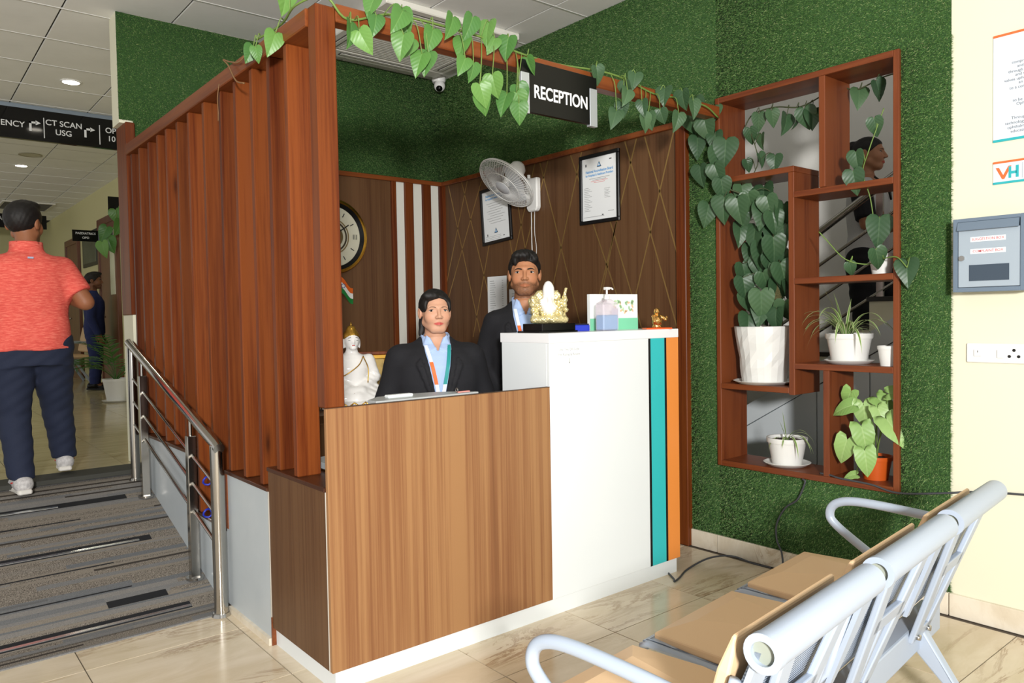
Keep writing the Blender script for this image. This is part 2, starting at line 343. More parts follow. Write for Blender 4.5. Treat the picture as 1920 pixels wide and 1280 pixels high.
# ---- ramp with striped carpet
CARP = mat('striped_carpet', '#6b655c', .95, spec=.1); t = NT(CARP)
geo = t.n('ShaderNodeTexCoord'); sep = t.n('ShaderNodeSeparateXYZ'); t.l(geo.outputs['Object'], sep.inputs[0])
def stripes(ys, xs, off, det=1.):      # one value per thin stripe and per long stretch of it
    mp = t.n('ShaderNodeMapping'); mp.inputs['Scale'].default_value = (xs, ys, 0); mp.inputs['Location'].default_value = (off, off*3.7, 0); t.l(geo.outputs['Object'], mp.inputs[0])
    sp3 = t.n('ShaderNodeSeparateXYZ'); t.l(mp.outputs[0], sp3.inputs[0]); fy = t.n('ShaderNodeMath', operation='FLOOR'); t.l(sp3.outputs[1], fy.inputs[0])
    wn1 = t.n('ShaderNodeTexWhiteNoise', noise_dimensions='1D'); t.l(fy.outputs[0], wn1.inputs['W'])
    ax = t.n('ShaderNodeMath', operation='MULTIPLY_ADD'); t.l(wn1.outputs['Value'], ax.inputs[0]); ax.inputs[1].default_value = 7; t.l(sp3.outputs[0], ax.inputs[2]); fx = t.n('ShaderNodeMath', operation='FLOOR'); t.l(ax.outputs[0], fx.inputs[0])
    cb = t.n('ShaderNodeCombineXYZ'); t.l(fx.outputs[0], cb.inputs[0]); t.l(fy.outputs[0], cb.inputs[1]); wn = t.n('ShaderNodeTexWhiteNoise', noise_dimensions='3D'); t.l(cb.outputs[0], wn.inputs['Vector']); return wn.outputs['Value']
s1 = stripes(30, 1.1, 3.3); s2 = stripes(62, .5, 8.1)
sp = t.n('ShaderNodeTexNoise', i_Scale=300., i_Detail=3., i_Roughness=.8); t.l(geo.outputs['Object'], sp.inputs[0])
spk = t.ramp(sp.outputs['Fac'], [(.38, '#2f2a26'), (.47, '#7d756b'), (.6, '#aaa296')]); pln = t.ramp(s1, [(.0, '#74777a'), (.35, '#8a8987'), (.7, '#98938b'), (1, '#7e7d7b')])
fz = t.ramp(s1, [(.52, '#000000'), (.54, '#ffffff')]); c1 = t.mix(fz, pln, spk); ln = t.ramp(s2, [(.05, '#ffffff'), (.07, '#000000')]); c1 = t.mix(ln, c1, lin('#4a4540')); ln2 = t.ramp(s2, [(.84, '#000000'), (.86, '#ffffff')]); c1 = t.mix(ln2, c1, lin('#948c80'))
fine = t.ramp(sp.outputs['Fac'], [(.35, '#c4c4c4'), (.65, '#ffffff')]); c1 = t.mix(1., c1, fine, 'MULTIPLY')
t.l(c1, t.b.inputs['Base Color']); t.bump(sp.outputs['Fac'], .4, .003)
RS, RY0 = .287, 1.188
prof = [(1.045, 0), (1.045, .006), (1.2, .009), (YB-.02, ZU), (YB-.02, 0)]
rp = struct('ramp', MB().prism(prof, lambda u, v, d: (d, u, v), -2.6, .02), CARP)
def rz_(y): return (.009+(ZU-.009)*(y-1.2)/(YB-.02-1.2) if y > 1.2 else .006+.003*(y-1.045)/.155)+.0003
DSTR = mat('dark_carpet_inlay', '#15171b', .8); NOSE = mat('aluminium_strip', '#c8ccce', .25, .9)
def strip(y, x0, x1, wd, m, h, nm):
    mb = MB(); a = rz_(y); b = rz_(y+wd); mb.add([(x0, y, a), (x1, y, a), (x1, y+wd, b), (x0, y+wd, b), (x0, y, a+h), (x1, y, a+h), (x1, y+wd, b+h), (x0, y+wd, b+h)], [(3, 2, 1, 0), (4, 5, 6, 7), (0, 1, 5, 4), (1, 2, 6, 5), (2, 3, 7, 6), (3, 0, 4, 7)])
    obj(nm, mb, m, rp)
for y, x1, xn in ((1.225, -.13, -.13), (1.875, -.14, -.20), (2.36, -.15, -.5)):
    strip(y-.02, -2.3, x1, .05, DSTR, .0012, 'carpet_inlay'); strip(y-.012, -2.3, xn, .014, NOSE, .004, 'edge_strip')
strip(1.34, -.46, -.2, .05, DSTR, .0012, 'carpet_inlay'); strip(2.18, -1.6, -.42, .008, DSTR, .0012, 'carpet_inlay'); strip(1.70, -1.6, -.36, .008, DSTR, .0012, 'carpet_inlay'); strip(1.47, -1.6, -.33, .008, DSTR, .0012, 'carpet_inlay')
obj('landing_strip', box1(-2.6, .03, YB-.16, YB+.06, ZU-.02, ZU+.006), mat('dark_landing_strip', '#3a3a34', .8), rp)
# ---- corridor beyond: right wall, end wall, doors
CW = mat('corridor_paint', '#c9c493', .6)
wc = struct('wall_corridor', box1(1.26, 1.4, YB+.18, 16, ZU, ZC), CW)
we = struct('wall_corridor_end', box1(-3.6, 1.26, 15.8, 16, ZU, ZC), CW)
DOORW = wood('dark_door_wood', [(.3, '#3a1d12'), (.6, '#5a3220'), (.8, '#6b3e28')], .4, (40, 40, 2), .1)
def door(n, y0, y1, zt, gl):
    d = tag(thing('door_%d' % n, None, None, (1.26, y0, ZU)), kind='structure')
    obj('door_frame', MB().box(1.21, 1.26, y0, y0+.09, ZU, zt).box(1.21, 1.26, y1-.09, y1, ZU, zt).box(1.21, 1.26, y0+.09, y1-.09, zt-.1, zt), DOORW, d, bevel=.004)
    lf = obj('door_leaf', MB().box(1.225, 1.25, y0+.09, y1-.09, ZU, zt-.1), DOORW, d)
    if gl: obj('glass_pane', MB().box(1.218, 1.225, y0+.16, y0+.42, 1.75, zt-.2), mat('lit_glass', '#cfd0b8', .2), lf)
    obj('door_handle', MB().cyl((1.215, y1-.2, ZU+1.0), (1.215, y1-.32, ZU+1.0), .012), STEEL, lf, True)
door(1, 8.75, 9.9, 2.85, True); door(2, 11.4, 12.5, 2.76, False)
# ---- stairwell behind the shelf opening
STW = mat('stairwell_paint', '#eeece6', .7)
struct('wall_stair', box1(4.1, 4.2, -3.4, 3.4, 0, ZC+1.2), STW)
struct('wall_stair_side', box1(XR+.2, 4.1, 2.6, 2.75, 0, ZC+1.2), STW)
struct('ceiling_stair', box1(XR+.12, 4.2, -3.4, 2.6, ZC+1.2, ZC+1.3), STW)
struct('floor_stair', box1(XR+WT, 4.1, -3.4, 2.75, -.05, -.003), mat('stair_floor', '#4a4a4a', .4))
# ================================================================ LARGE OBJECTS
# ---- reception counter
X1, X3, HL, HH, PZ = 1.082, 1.992, 1.040, 1.281, .076
rc = thing('reception_counter', 'L-shaped reception counter with walnut low front and tall white end with teal and orange stripes', 'counter', (0, 0, 0))
obj('low_front_panel', box1(0, X1, 0, .02, PZ, HL), LAM, rc, bevel=.0015)
obj('low_edge_band', box1(-.001, X1, -.0005, .0215, HL, HL+.002), mat('edge_band', '#4a3424', .5), rc)
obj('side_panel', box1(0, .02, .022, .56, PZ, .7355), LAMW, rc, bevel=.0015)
obj('corner_strip', box1(-.002, .003, .0205, .0235, PZ, .7355), mat('pale_edge', '#b7b3a8', .4), rc)
obj('side_ledge', box1(-.006, .13, .022, .56, .7355, .752), DARKW, rc, bevel=.002)
obj('plinth', MB().box(.015, X3-.02, .008, .024, 0, PZ).box(.015, .031, .024, .56, 0, PZ), WHITE, rc)
obj('work_surface', box1(.13, X1, .02, .45, .76, .785), GREY, rc, bevel=.002)
obj('inner_support', box1(.02, .14, .024, .56, PZ, .7355), WHITE, rc)
HD = .34
hb = obj('tall_front_panel', box1(X1, 1.756, 0, .02, PZ, HH-.045), WHITE, rc, bevel=.0012)
obj('tall_side_panel', box1(X1, X1+.02, .02, HD, PZ, HH-.045), WHITE, rc, bevel=.0012)
obj('tall_end_panel', box1(X3-.02, X3, .02, HD, PZ, HH-.045), WHITE, rc, bevel=.0012)
obj('black_line', box1(1.756, 1.772, .0, .02, PZ, HH-.045), BLACK, rc); obj('teal_stripe', box1(1.772, 1.880, 0, .02, PZ, HH-.045), TEAL, rc)
obj('black_line', box1(1.880, 1.896, .0, .02, PZ, HH-.045), BLACK, rc); obj('orange_stripe', box1(1.896, X3, 0, .02, PZ, HH-.045), ORANGE, rc)
obj('counter_top', box1(X1-.001, X3+.001, -.002, HD+.01, HH-.045, HH), mat('white_slab', '#e6e7e8', .25), rc, bevel=.002)
obj('shelf_board', box1(X1+.02, X3-.02, .02, HD, .76, .785), WHITE, rc)
# curved grey ledge on the low side
pts = [(.215, .004), (.215, .07), (.30, .15), (.45, .165), (.58, .13), (.66, .075), (.70, .022), (.70, .004)]
obj('grey_ledge', MB().prism(pts, lambda u, v, d: (u, v+.018, d), HL-.012, HL+.008), mat('ledge_grey', '#a9adad', .4), rc, bevel=.002)
# notice on the white front (only its words; the code square is left out)
nt = thing('paper_notice', 'white paper notice with small grey words on the white counter front', 'notice', (1.21, -.001, .95))
obj('sheet', box1(1.115, 1.305, -.0012, -.0002, .93, 1.228), mat('notice_paper', '#f4f6f6', .5), nt)
text('Use This QR Code', .0165, (1.205, -.0016, 1.205), ROT_BACK, mat('grey_ink', '#8d8f90', .6), nt, ext=.0002)
text('For Rating & Review', .0165, (1.205, -.0016, 1.182), ROT_BACK, MATS['grey_ink'], nt, ext=.0002)
obj('arrow', MB().box(1.2035, 1.2065, -.0018, -.0013, 1.145, 1.165).prism([(1.197, 1.15), (1.205, 1.14), (1.213, 1.15), (1.205, 1.1445)], lambda u, v, d: (u, d, v), -.0018, -.0013), MATS['grey_ink'], nt)
# ---- slatted screen with beam
ss = thing('slat_screen', 'tall screen of reddish brown varnished wooden slats with an overhead beam', 'screen', (0, 0, 0))
obj('corner_post', box1(-.004, .074, -.002, .062, HL+.002, 2.475), SLATW, ss, bevel=.004)
obj('corner_post', box1(.022, .074, .024, .062, .752, HL-.02), SLATW, ss, bevel=.003)
YSL = [.269, .445, .627, .825, 1.016, 1.238, 1.468, 1.685, 1.868, 2.04, 2.25, 2.44, 2.64]
random.seed(3)
for i, y in enumerate(YSL):
    zb = .752 if y < .56 else (.665 if y < 1.1 else (.39 if y < 1.62 else .685))
    o = obj('slat', box1(.004, .102, y-.005, y+.03, zb, 2.41), SLATW, ss, bevel=.004)
    o.location = (random.uniform(-.004, .004), 0, 0); o.rotation_euler = (0, 0, 0)
obj('top_rail', box1(-.012, .104, .062, YB-.045, 2.41, 2.475), SLATW if False else wood('varnished_pine_rail', [(.25, '#38170c'), (.5, '#5e2a12'), (.8, '#7c421e')], .36, (60, 1.8, 60), .08, spec=.35), ss, bevel=.004)
obj('cross_beam', box1(.074, XR-.045, -.004, .06, 2.425, 2.49), BEAMH, ss, bevel=.004)
RAILM = MATS['varnished_pine_rail']
# stepped base panels of the screen
bp = obj('base_panel', box1(.0, .1, .562, 1.08, .03, .648), PANELG, ss); obj('base_panel', box1(.0, .1, 1.08, 1.62, .03, .374), PANELG, ss); obj('base_panel', box1(.0, .1, 1.62, YB-.05, .03, .668), PANELG, ss)
obj('base_cap', box1(-.008, .12, .562, 1.08, .648, .664), DARKW, ss, bevel=.002); obj('base_cap', box1(-.008, .12, 1.08, 1.62, .374, .39), DARKW, ss, bevel=.002); obj('base_cap', box1(-.008, .12, 1.62, YB-.05, .668, .684), DARKW, ss, bevel=.002)
obj('base_jamb', box1(-.004, .1, 1.62, 1.645, .39, .668), RAILM, ss); obj('base_jamb', box1(-.004, .1, 1.055, 1.08, .39, .648), RAILM, ss); obj('base_edge', box1(-.003, .02, .556, .562, .12, .648), mat('pale_edge', '#b7b3a8', .4), ss); obj('base_edge', box1(-.003, .02, .553, .562, .0, .12), RAILM, ss)
obj('base_skirting', box1(-.014, .1, .562, 1.045, 0, .03), SKIRT, ss)
# ---- handrail
hr = thing('handrail', 'stainless steel handrail on square and round posts beside the ramp', 'handrail', (-.045, 1.04, 0))
xh = -.052
def ramp_z(y): return rz_(y) if y > 1.06 else 0
hz = lambda y: .795+.283*(y-1.04)
obj('end_post', MB().cyl((xh, 1.035, 0), (xh, 1.035, .79), .031, n=24).sph((xh, 1.035, .79), (.031, .031, .012), 24), STEEL, hr, 'auto'); obj('post_flange', MB().cyl((xh, 1.035, 0), (xh, 1.035, .014), .043, .036, n=24), STEEL, hr, 'auto')
obj('end_post', MB().cyl((xh-.0, 2.55, ramp_z(2.55)), (xh, 2.55, hz(2.55)), .026, n=24), STEEL, hr, 'auto'); obj('post_flange', MB().cyl((xh, 2.55, ramp_z(2.55)), (xh, 2.55, ramp_z(2.55)+.014), .037, .03, n=24), STEEL, hr, 'auto')
for y in (1.42, 2.32):
    z0 = ramp_z(y); z1 = hz(y)-.11
    obj('square_post', box1(xh-.022, xh+.022, y-.022, y+.022, z0, z1), STEEL, hr, bevel=.003); obj('post_flange', MB().cyl((xh, y, z0), (xh, y, z0+.012), .042, n=24), STEEL, hr, 'auto')
    obj('rail_pin', MB().cyl((xh, y, z1), (xh, y, hz(y)-.02), .008), STEEL, hr, 'auto')
obj('top_rail', MB().tube([(xh, 1.0, hz(1.0)-.005), (xh, 1.04, hz(1.04)), (xh, 2.57, hz(2.57)), (xh, 2.6, hz(2.6))], .026, 20), STEEL, hr, 'auto')
for k in (.2, .34, .48):
    obj('cross_rail', MB().tube([(xh+.0, 1.04, hz(1.04)-k), (xh, 2.55, hz(2.55)-k)], .0085, 10), STEEL, hr, 'auto')
for k, y in ((.2, 1.18), (.36, 1.19)): obj('blue_tie', MB().tube([(xh+.02*math.cos(a), y+.006*math.sin(2*a), hz(y)-k-.03+.02*math.sin(a)) for a in np.linspace(0, 6.28, 10)], .005, 6), mat('blue_plastic', '#1c2ea0', .4), hr, True)
# ---- open shelf in the wall
sh = thing('wall_shelf', 'brown wooden open shelf unit of staggered boxes built into the grassy wall', 'shelf', (XR, -.46, .5))
T_, XF, XB = .03, XR-.025, XR+.225
YL, YR_, ZT_, ZB_ = .043, -.953, 2.545, .505
obj('side_board', box1(XF, XB, YL-.028, YL, ZB_, ZT_), SHELFW, sh, bevel=.002); obj('side_board', box1(XF, XB, YR_, YR_+.028, ZB_, ZT_), SHELFW, sh, bevel=.002)
obj('top_board', box1(XF-.002, XB, YR_+.028, YL-.028, ZT_-.03, ZT_), SHELFH, sh, bevel=.002); obj('bottom_board', box1(XF-.002, XB, YR_+.028, YL-.028, ZB_, ZB_+.03), SHELFH, sh, bevel=.002)
def vb(y, z0, z1): obj('upright', box1(XF, XB, y-.016, y+.016, z0, z1), SHELFW, sh, bevel=.002)
def hbd(ya, yb, zt): obj('shelf_board', box1(XF-.002, XB, ya, yb, zt-.03, zt), SHELFH, sh, bevel=.002)
vb(-.582, 1.972, ZT_-.03); vb(-.415, .93, 2.072); vb(-.6, ZB_+.03, 1.065)
hbd(-.431, YL-.028, 2.102); hbd(YR_+.028, -.431, 1.97); hbd(YR_+.028, -.431, 1.53); hbd(YR_+.028, -.431, 1.095); hbd(-.399, YL-.028, .967)
# ---- three seat bench
bn = thing('waiting_bench', 'three-seat pale grey steel waiting bench with tan seat pads facing the counter', 'bench', (-.06, -1.78, 0), math.radians(6.0))
PERF = mat('perforated_steel', '#a3aebd', .35, .1); t = NT(PERF); vv = t.n('ShaderNodeTexWave', wave_type='BANDS', bands_direction='Z', i_Scale=45.); t.l(t.coord(), vv.inputs[0]); t.bump(vv.outputs['Fac'], .6, .004)
t.l(t.ramp(vv.outputs['Fac'], [(.15, '#6d7786'), (.4, '#a3aebd')]), t.b.inputs['Base Color'])
PITCH, SW = .555, .49
def bpart(nm, mb, m, sm=False, bv=0, par=None): return obj(nm, mb, m, par or bn, sm, bv, 2, local=True)
# local: x along the row, y forward (towards the counter), z up. back profile: tube at y=0,z=.77
bpart('beam', MB().box(.05, 1.62, .15, .21, .27, .36), BENCH, bv=.006)
def backline(z): return .02+(.77-z)*.36          # y of the back sheet at height z
for i in range(3):
    x0 = .02+PITCH*i; x1 = x0+SW
    st = bpart('seat_unit', MB().tube([(x0, -.01, .77), (x1, -.01, .77)], .034, 24), BENCH, 'auto')
    bpart('tube_cap', MB().lathe([(.036, 0), (.036, .02), (.024, .02), (.022, .0)], n=24, mx=Matrix.Translation((x0-.016, -.01, .77)) @ Euler((0, math.pi/2, 0)).to_matrix().to_4x4(), ring=True), BENCH, 'auto', par=st)
    bpart('tube_mouth', MB().cyl((x0-.004, -.01, .77), (x0-.002, -.01, .77), .024, n=20), mat('mesh_insert', '#8f9488', .6), par=st)
    # back sheet with curved join to the seat
    pr = [(backline(.77)-.005, .765), (backline(.62), .62), (backline(.5), .5), (.155, .445), (.20, .425), (.30, .418), (.50, .425), (.62, .432), (.645, .42), (.64, .405)]
    mb = MB(); n = len(pr); xs = (x0+.006, x1-.006)
    vs = [(x, y, z) for x in xs for y, z in pr] + [(x, y-.006, z-.012) for x in xs for y, z in pr]
    fs = [(k, k+1, n+k+1, n+k) for k in range(n-1)] + [(2*n+k, 3*n+k, 3*n+k+1, 2*n+k+1) for k in range(n-1)] + [(k, 2*n+k, 2*n+k+1, k+1) for k in range(n-1)] + [(n+k, n+k+1, 3*n+k+1, 3*n+k) for k in range(n-1)] + [(0, n, 3*n, 2*n), (n-1, 3*n-1, 4*n-1, 2*n-1)]
    bpart('shell_sheet', mb.add(vs, fs), PERF, par=st)
    # side arms of each seat casting (front lip visible)
    for sx in (x0, x1):
        bpart('seat_rim', MB().tube([(sx, .05+.3*.0, .70), (sx, backline(.5)-.005, .5), (sx, .17, .425), (sx, .3, .408), (sx, .62, .418), (sx, .645, .405)], .011, 8), BENCH, True, par=st)
    bpart('side_plate', MB().prism([(x0-.004, .765), (x0+.075, .765), (x0+.05, .6), (x0+.02, .47), (x0-.004, .47)], lambda u, v, d: (u, backline(v)-.012-d, v), 0, .012), BENCH, par=st)
    # seat pad: a faceted cushion
    cx = (x0+x1)/2
    P = [(x0+.01, .20, .432), (x1-.01, .20, .432), (x1-.005, .40, .448), (x1-.02, .615, .446), (x0+.02, .615, .446), (x0+.005, .40, .448), (cx-.05, .33, .487), (cx+.05, .33, .487), (cx+.12, .54, .472), (cx-.12, .54, .472)]
    Q = [(x, y, z-.025) for x, y, z in P[:6]]
    mb = MB().add(P+Q, [(0, 1, 7, 6), (1, 2, 7), (2, 8, 7), (2, 3, 8), (3, 4, 9, 8), (4, 5, 9), (5, 6, 9), (5, 0, 6), (6, 7, 8, 9), (0, 10, 11, 1), (1, 11, 12, 2), (2, 12, 13, 3), (3, 13, 14, 4), (4, 14, 15, 5), (5, 15, 10, 0), (15, 14, 13, 12, 11, 10)])
    bpart('seat_pad', mb, TAN, bv=.005, par=st)
    B = []; zz = [.768, .70, .60, .52, .455]
    mb = MB()
    for k, z in enumerate(zz):
        y = backline(z)+.014+(.022 if k == 0 else .008 if k == 1 else 0); th = .010 if k in (0, 4) else .026; ins = .02 if k in (0,) else .008
        B += [(x0+ins, y, z), (x1-ins, y, z), (x1-ins, y+th, z+.005), (x0+ins, y+th, z+.005)]
    fs = [(0, 1, 2, 3), (16, 19, 18, 17)]
    for k in range(4):
        for q in range(4): fs.append((4*k+q, 4*k+4+q, 4*k+4+(q+1) % 4, 4*k+(q+1) % 4))
    bpart('back_pad', mb.add(B, fs), TAN, bv=.006, par=st)
# cast brackets at the back: a frame with slots
def bracket(xc, wd, i):
    # V shaped plate between beam and tube, drawn in the plane of the back
    def P(u, v, d): z = v; return (u, backline(z)-.022-d, z)
    fr = MB()
    def bar(a, b, wa, wb, d0=0, d1=.018):
        a = Vector(a); b = Vector(b); n = (b-a).normalized(); n = Vector((-n.y, n.x))
        poly = [a-n*wa/2, a+n*wa/2, b+n*wb/2, b-n*wb/2]; fr.prism([tuple(p) for p in poly], P, d0, d1)
    bar((xc-wd, .745), (xc-.05, .33), .055, .06); bar((xc+wd, .745), (xc+.05, .33), .055, .06)
    bar((xc-.075, .345), (xc+.075, .345), .05, .05); bar((xc-wd*.75, .575), (xc+wd*.75, .575), .045, .045); bar((xc, .575), (xc, .36), .022, .022, 0, .012)
    b = bpart('back_bracket', fr, BENCH, bv=.004)
    bpart('bolt', MB().cyl((xc-.05, backline(.34)-.05, .34), (xc-.05, backline(.34)-.035, .34), .009), STEEL, True, par=b); bpart('bolt', MB().cyl((xc+.05, backline(.34)-.05, .34), (xc+.05, backline(.34)-.035, .34), .009), STEEL, True, par=b)
for i, xc in enumerate((.02+SW/2, .02+PITCH+SW/2, .02+2*PITCH+SW/2)): bracket(xc, .135, i)
# legs
for xc in (.27, 1.42):
    for yb_, nm in ((-.06, 'rear_leg'), (.62, 'front_leg')):
        s_ = 1 if yb_ > .2 else -1
        pr = [(.2-.03*s_, .33), (.2+.05*s_, .35), (yb_*.75+.05, .12), (yb_, .012), (yb_+.03*s_, 0), (yb_-.05*s_, 0), (yb_*.7+.04, .09)]
        bpart(nm, MB().prism(pr, lambda u, v, d: (xc+d, u, v), -.02, .02), BENCH, bv=.006)
for xe in (-.005, .02+2*PITCH+SW+.015):
    bpart('armrest', MB().tube(smooth_path([(xe, .075, .62), (xe, .16, .645), (xe, .40, .66), (xe, .50, .645), (xe, .53, .60), (xe, .50, .555), (xe, .36, .46), (xe, .30, .41)]), .016, 12), BENCH, True)
# ---- reception sign
rs = thing('reception_sign', 'black reception sign with silver ends and white lettering hanging from the beam', 'sign', (1.14, -.03, 2.23))
obj('board', box1(.915, 1.372, -.034, -.016, 2.235, 2.455), PLBLACK, rs, bevel=.001)
SILV = mat('brushed_silver', '#b9bec4', .35, .6)
for a, b in ((.912, .958), (1.325, 1.372)): obj('silver_end', box1(a, b, -.037, -.014, 2.228, 2.40), SILV, rs, bevel=.001)
LET = mat('white_lettering', '#f2f2f2', .5)
text('RECEPTION', .078, (1.148, -.0348, 2.325), ROT_BACK, LET, rs, bold=.018, sx=.80)
# ================================================================ FIXTURES AND SMALL OBJECTS
# ---- ceiling air conditioner
ac = thing('ceiling_air_conditioner', 'white cassette air conditioner with central grille in the ceiling above the counter', 'air conditioner', (1.71, 2.07, ZC-.04))
ACM = mat('ac_plastic', '#dedcd2', .4); ACD = mat('ac_dark', '#5c5a54', .6)
fr = MB(); x0, x1, y0, y1 = 1.19, 2.24, 1.53, 2.58
fr.box(x0, x1, y0, y0+.13, ZC-.045, ZC-.001).box(x0, x1, y1-.13, y1, ZC-.045, ZC-.001).box(x0, x0+.13, y0+.13, y1-.13, ZC-.045, ZC-.001).box(x1-.13, x1, y0+.13, y1-.13, ZC-.045, ZC-.001)
obj('frame', fr, ACM, ac, bevel=.006)
for a in ((x0+.18, x1-.18, y0+.05, y0+.10), (x0+.18, x1-.18, y1-.10, y1-.05), (x0+.05, x0+.10, y0+.18, y1-.18), (x1-.10, x1-.05, y0+.18, y1-.18)):
    s_ = obj('outlet_slot', MB().box(*a, ZC-.048, ZC-.044), ACD, ac); obj('flap', MB().box(a[0]+.01, a[1]-.01, a[2]+.012, a[3]-.012, ZC-.051, ZC-.047), ACM, s_)
obj('grille_back', box1(x0+.13, x1-.13, y0+.13, y1-.13, ZC-.03, ZC-.02), mat('ac_filter', '#a8a6a0', .7), ac)
for k in range(26):
    y = y0+.145+k*.0295; obj('grille_slat', box1(x0+.13, x1-.13, y, y+.02, ZC-.044, ZC-.034), ACM, ac)
# ---- dome camera
cc = thing('security_camera', 'small white dome security camera in the ceiling corner', 'camera', (2.33, 2.66, ZC-.1))
obj('base', MB().lathe([(.055, ZC-.003), (.057, ZC-.03), (.05, ZC-.045)], (2.33, 2.66, 0), 24), PLAS, cc, 'auto')
obj('eye_housing', MB().sph((2.33, 2.65, ZC-.075), .046, 24), PLAS, cc, True)
obj('lens', MB().sph((2.315, 2.632, ZC-.098), .027, 20), PLBLACK, cc, True)
# ---- recessed downlights (in view) and their light
LAMP = mat('lamp_lens', '#ffffff', .4, emit='#fff6e4', es=14)
def downlight(x, y, label, e, r=.062, spot=True):
    d = thing('downlight', label, 'light', (x, y, ZC-.01), 0, 'recessed ceiling downlights')
    obj('rim', MB().lathe([(r+.014, ZC-.001), (r+.014, ZC-.006), (r, ZC-.008), (r, ZC-.001)], (x, y, 0), 32, ring=True), PLAS, d, 'auto')
    obj('lamp_lens', MB().cyl((x, y, ZC-.001), (x, y, ZC-.007), r-.001, n=32), LAMP, d)
    L = bpy.data.lights.new('downlight_lamp', 'SPOT'); L.energy = e; L.spot_size = math.radians(140); L.spot_blend = .8; L.shadow_soft_size = .06; L.color = (1, .93, .78)
    lo = bpy.data.objects.new('downlight_lamp', L); COL.objects.link(lo); lo.parent = d; lo.matrix_parent_inverse = pinv(d); lo.location = (x, y, ZC-.02)
downlight(.013, 4.505, 'bright round downlight in the lobby ceiling before the black direction sign', 26)
downlight(.144, 8.546, 'bright round downlight in the corridor ceiling beyond the black direction sign', 16)
sp_ = thing('ceiling_speaker', 'round ceiling speaker grille near the corridor downlight', 'speaker', (.145, 7.79, ZC))
obj('ring', MB().lathe([(.12, ZC-.001), (.12, ZC-.008), (.105, ZC-.008), (.105, ZC-.001)], (.145, 7.79, 0), 32, ring=True), mat('speaker_ring', '#a8a48e', .5), sp_, 'auto'); obj('mesh', MB().cyl((.145, 7.79, ZC-.001), (.145, 7.79, ZC-.004), .104, n=32), mat('speaker_mesh', '#bdb9a2', .7), sp_)
vt = thing('ceiling_vent', 'slotted air vent in the far corridor ceiling', 'vent', (.6, 12.2, ZC-.02))
obj('frame', MB().box(.27, .99, 11.75, 11.8, ZC-.02, ZC-.001).box(.27, .99, 12.75, 12.8, ZC-.02, ZC-.001).box(.27, .3, 11.8, 12.75, ZC-.02, ZC-.001).box(.96, .99, 11.8, 12.75, ZC-.02, ZC-.001), ACM, vt)
for k in range(8): obj('slat', box1(.3, .96, 11.84+k*.115, 11.9+k*.115, ZC-.018, ZC-.006), ACD, vt)
# ---- overhead direction sign
ds = thing('direction_sign', 'long black overhead direction sign with white words and arrows across the corridor', 'sign', (-.3, 5.45, 3.0))
obj('board', box1(-1.9, 1.24, 5.455, 5.5, 3.0, 3.272), mat('sign_black', '#0a0a0c', .08), ds); obj('top_trim', box1(-1.9, 1.24, 5.45, 5.505, 3.272, 3.306), mat('sign_trim', '#8d9aa8', .3, .5), ds)
SL = mat('sign_white', '#d6d8d8', .5); ys = 5.4535
text('EMERGENCY', .07, (-.195, ys, 3.125), ROT_BACK, SL, ds, bold=.01, align='RIGHT', ext=.001); text('CT SCAN', .07, (.11, ys, 3.172), ROT_BACK, SL, ds, bold=.01, ext=.001); text('USG', .07, (.105, ys, 3.092), ROT_BACK, SL, ds, bold=.01, ext=.001)
text('OPD', .07, (.52, ys, 3.168), ROT_BACK, SL, ds, bold=.01, ext=.001); text('101-1', .07, (.545, ys, 3.092), ROT_BACK, SL, ds, bold=.01, ext=.001)
for xa in (-.162, .272):
    obj('arrow', MB().box(xa, xa+.018, 5.4525, 5.4545, 3.08, 3.165).box(xa, xa+.055, 5.4525, 5.4545, 3.148, 3.165).prism([(xa+.05, 3.136), (xa+.05, 3.177), (xa+.09, 3.156)], lambda u, v, d: (u, d, v), 5.4525, 5.4545), SL, ds)
for xa in (-.052, .396): obj('divider', box1(xa, xa+.007, 5.4525, 5.4545, 3.03, 3.21), SL, ds)
# ---- other corridor signs and frames
ps = thing('projecting_sign', 'small black paediatrics sign projecting from the corridor wall', 'sign', (1.0, 8.95, 2.43))
obj('board', box1(.735, 1.04, 8.94, 8.96, 2.45, 2.60), PLBLACK, ps); obj('wall_bracket', box1(1.04, 1.26, 8.935, 8.965, 2.45, 2.60), mat('bracket_grey', '#5b6068', .4), ps)
text('PAEDIATRICS', .04, (.89, 8.937, 2.555), ROT_BACK, SL, ps, bold=.004, ext=.001); text('OPD', .04, (.89, 8.937, 2.497), ROT_BACK, SL, ps, bold=.004, ext=.001)
fs_ = thing('hanging_sign', 'black hanging sign at the far end of the corridor behind the walking man', 'sign', (.5, 12.5, 2.95))
obj('board', box1(-.6, .96, 12.5, 12.53, 2.96, 3.19), PLBLACK, fs_); text('A', .09, (.30, 12.497, 3.11), ROT_BACK, SL, fs_, bold=.01)
for a in (-.5, .85): obj('hanger', MB().cyl((a, 12.515, 3.19), (a, 12.515, ZC), .006), STEEL, fs_)
pf = thing('picture_frame', 'dark framed picture hanging on the corridor wall between two doors', 'picture', (1.25, 10.6, 2.2))
obj('frame', box1(1.235, 1.26, 10.05, 11.12, 2.23, 2.76), mat('frame_dark', '#15120f', .4), pf, bevel=.004); obj('print', box1(1.232, 1.236, 10.11, 11.06, 2.28, 2.71), noisy('dark_print', '#1f2a26', '#47524c', 4, .3, 0), pf)
bs = thing('room_sign', 'small black sign above the nearest corridor door', 'sign', (1.2, 8.6, 2.78))
obj('board', box1(1.1, 1.26, 8.58, 8.6, 2.78, 3.02), PLBLACK, bs); obj('arm', box1(1.25, 1.26, 8.56, 8.62, 2.76, 3.04), STEEL, bs)
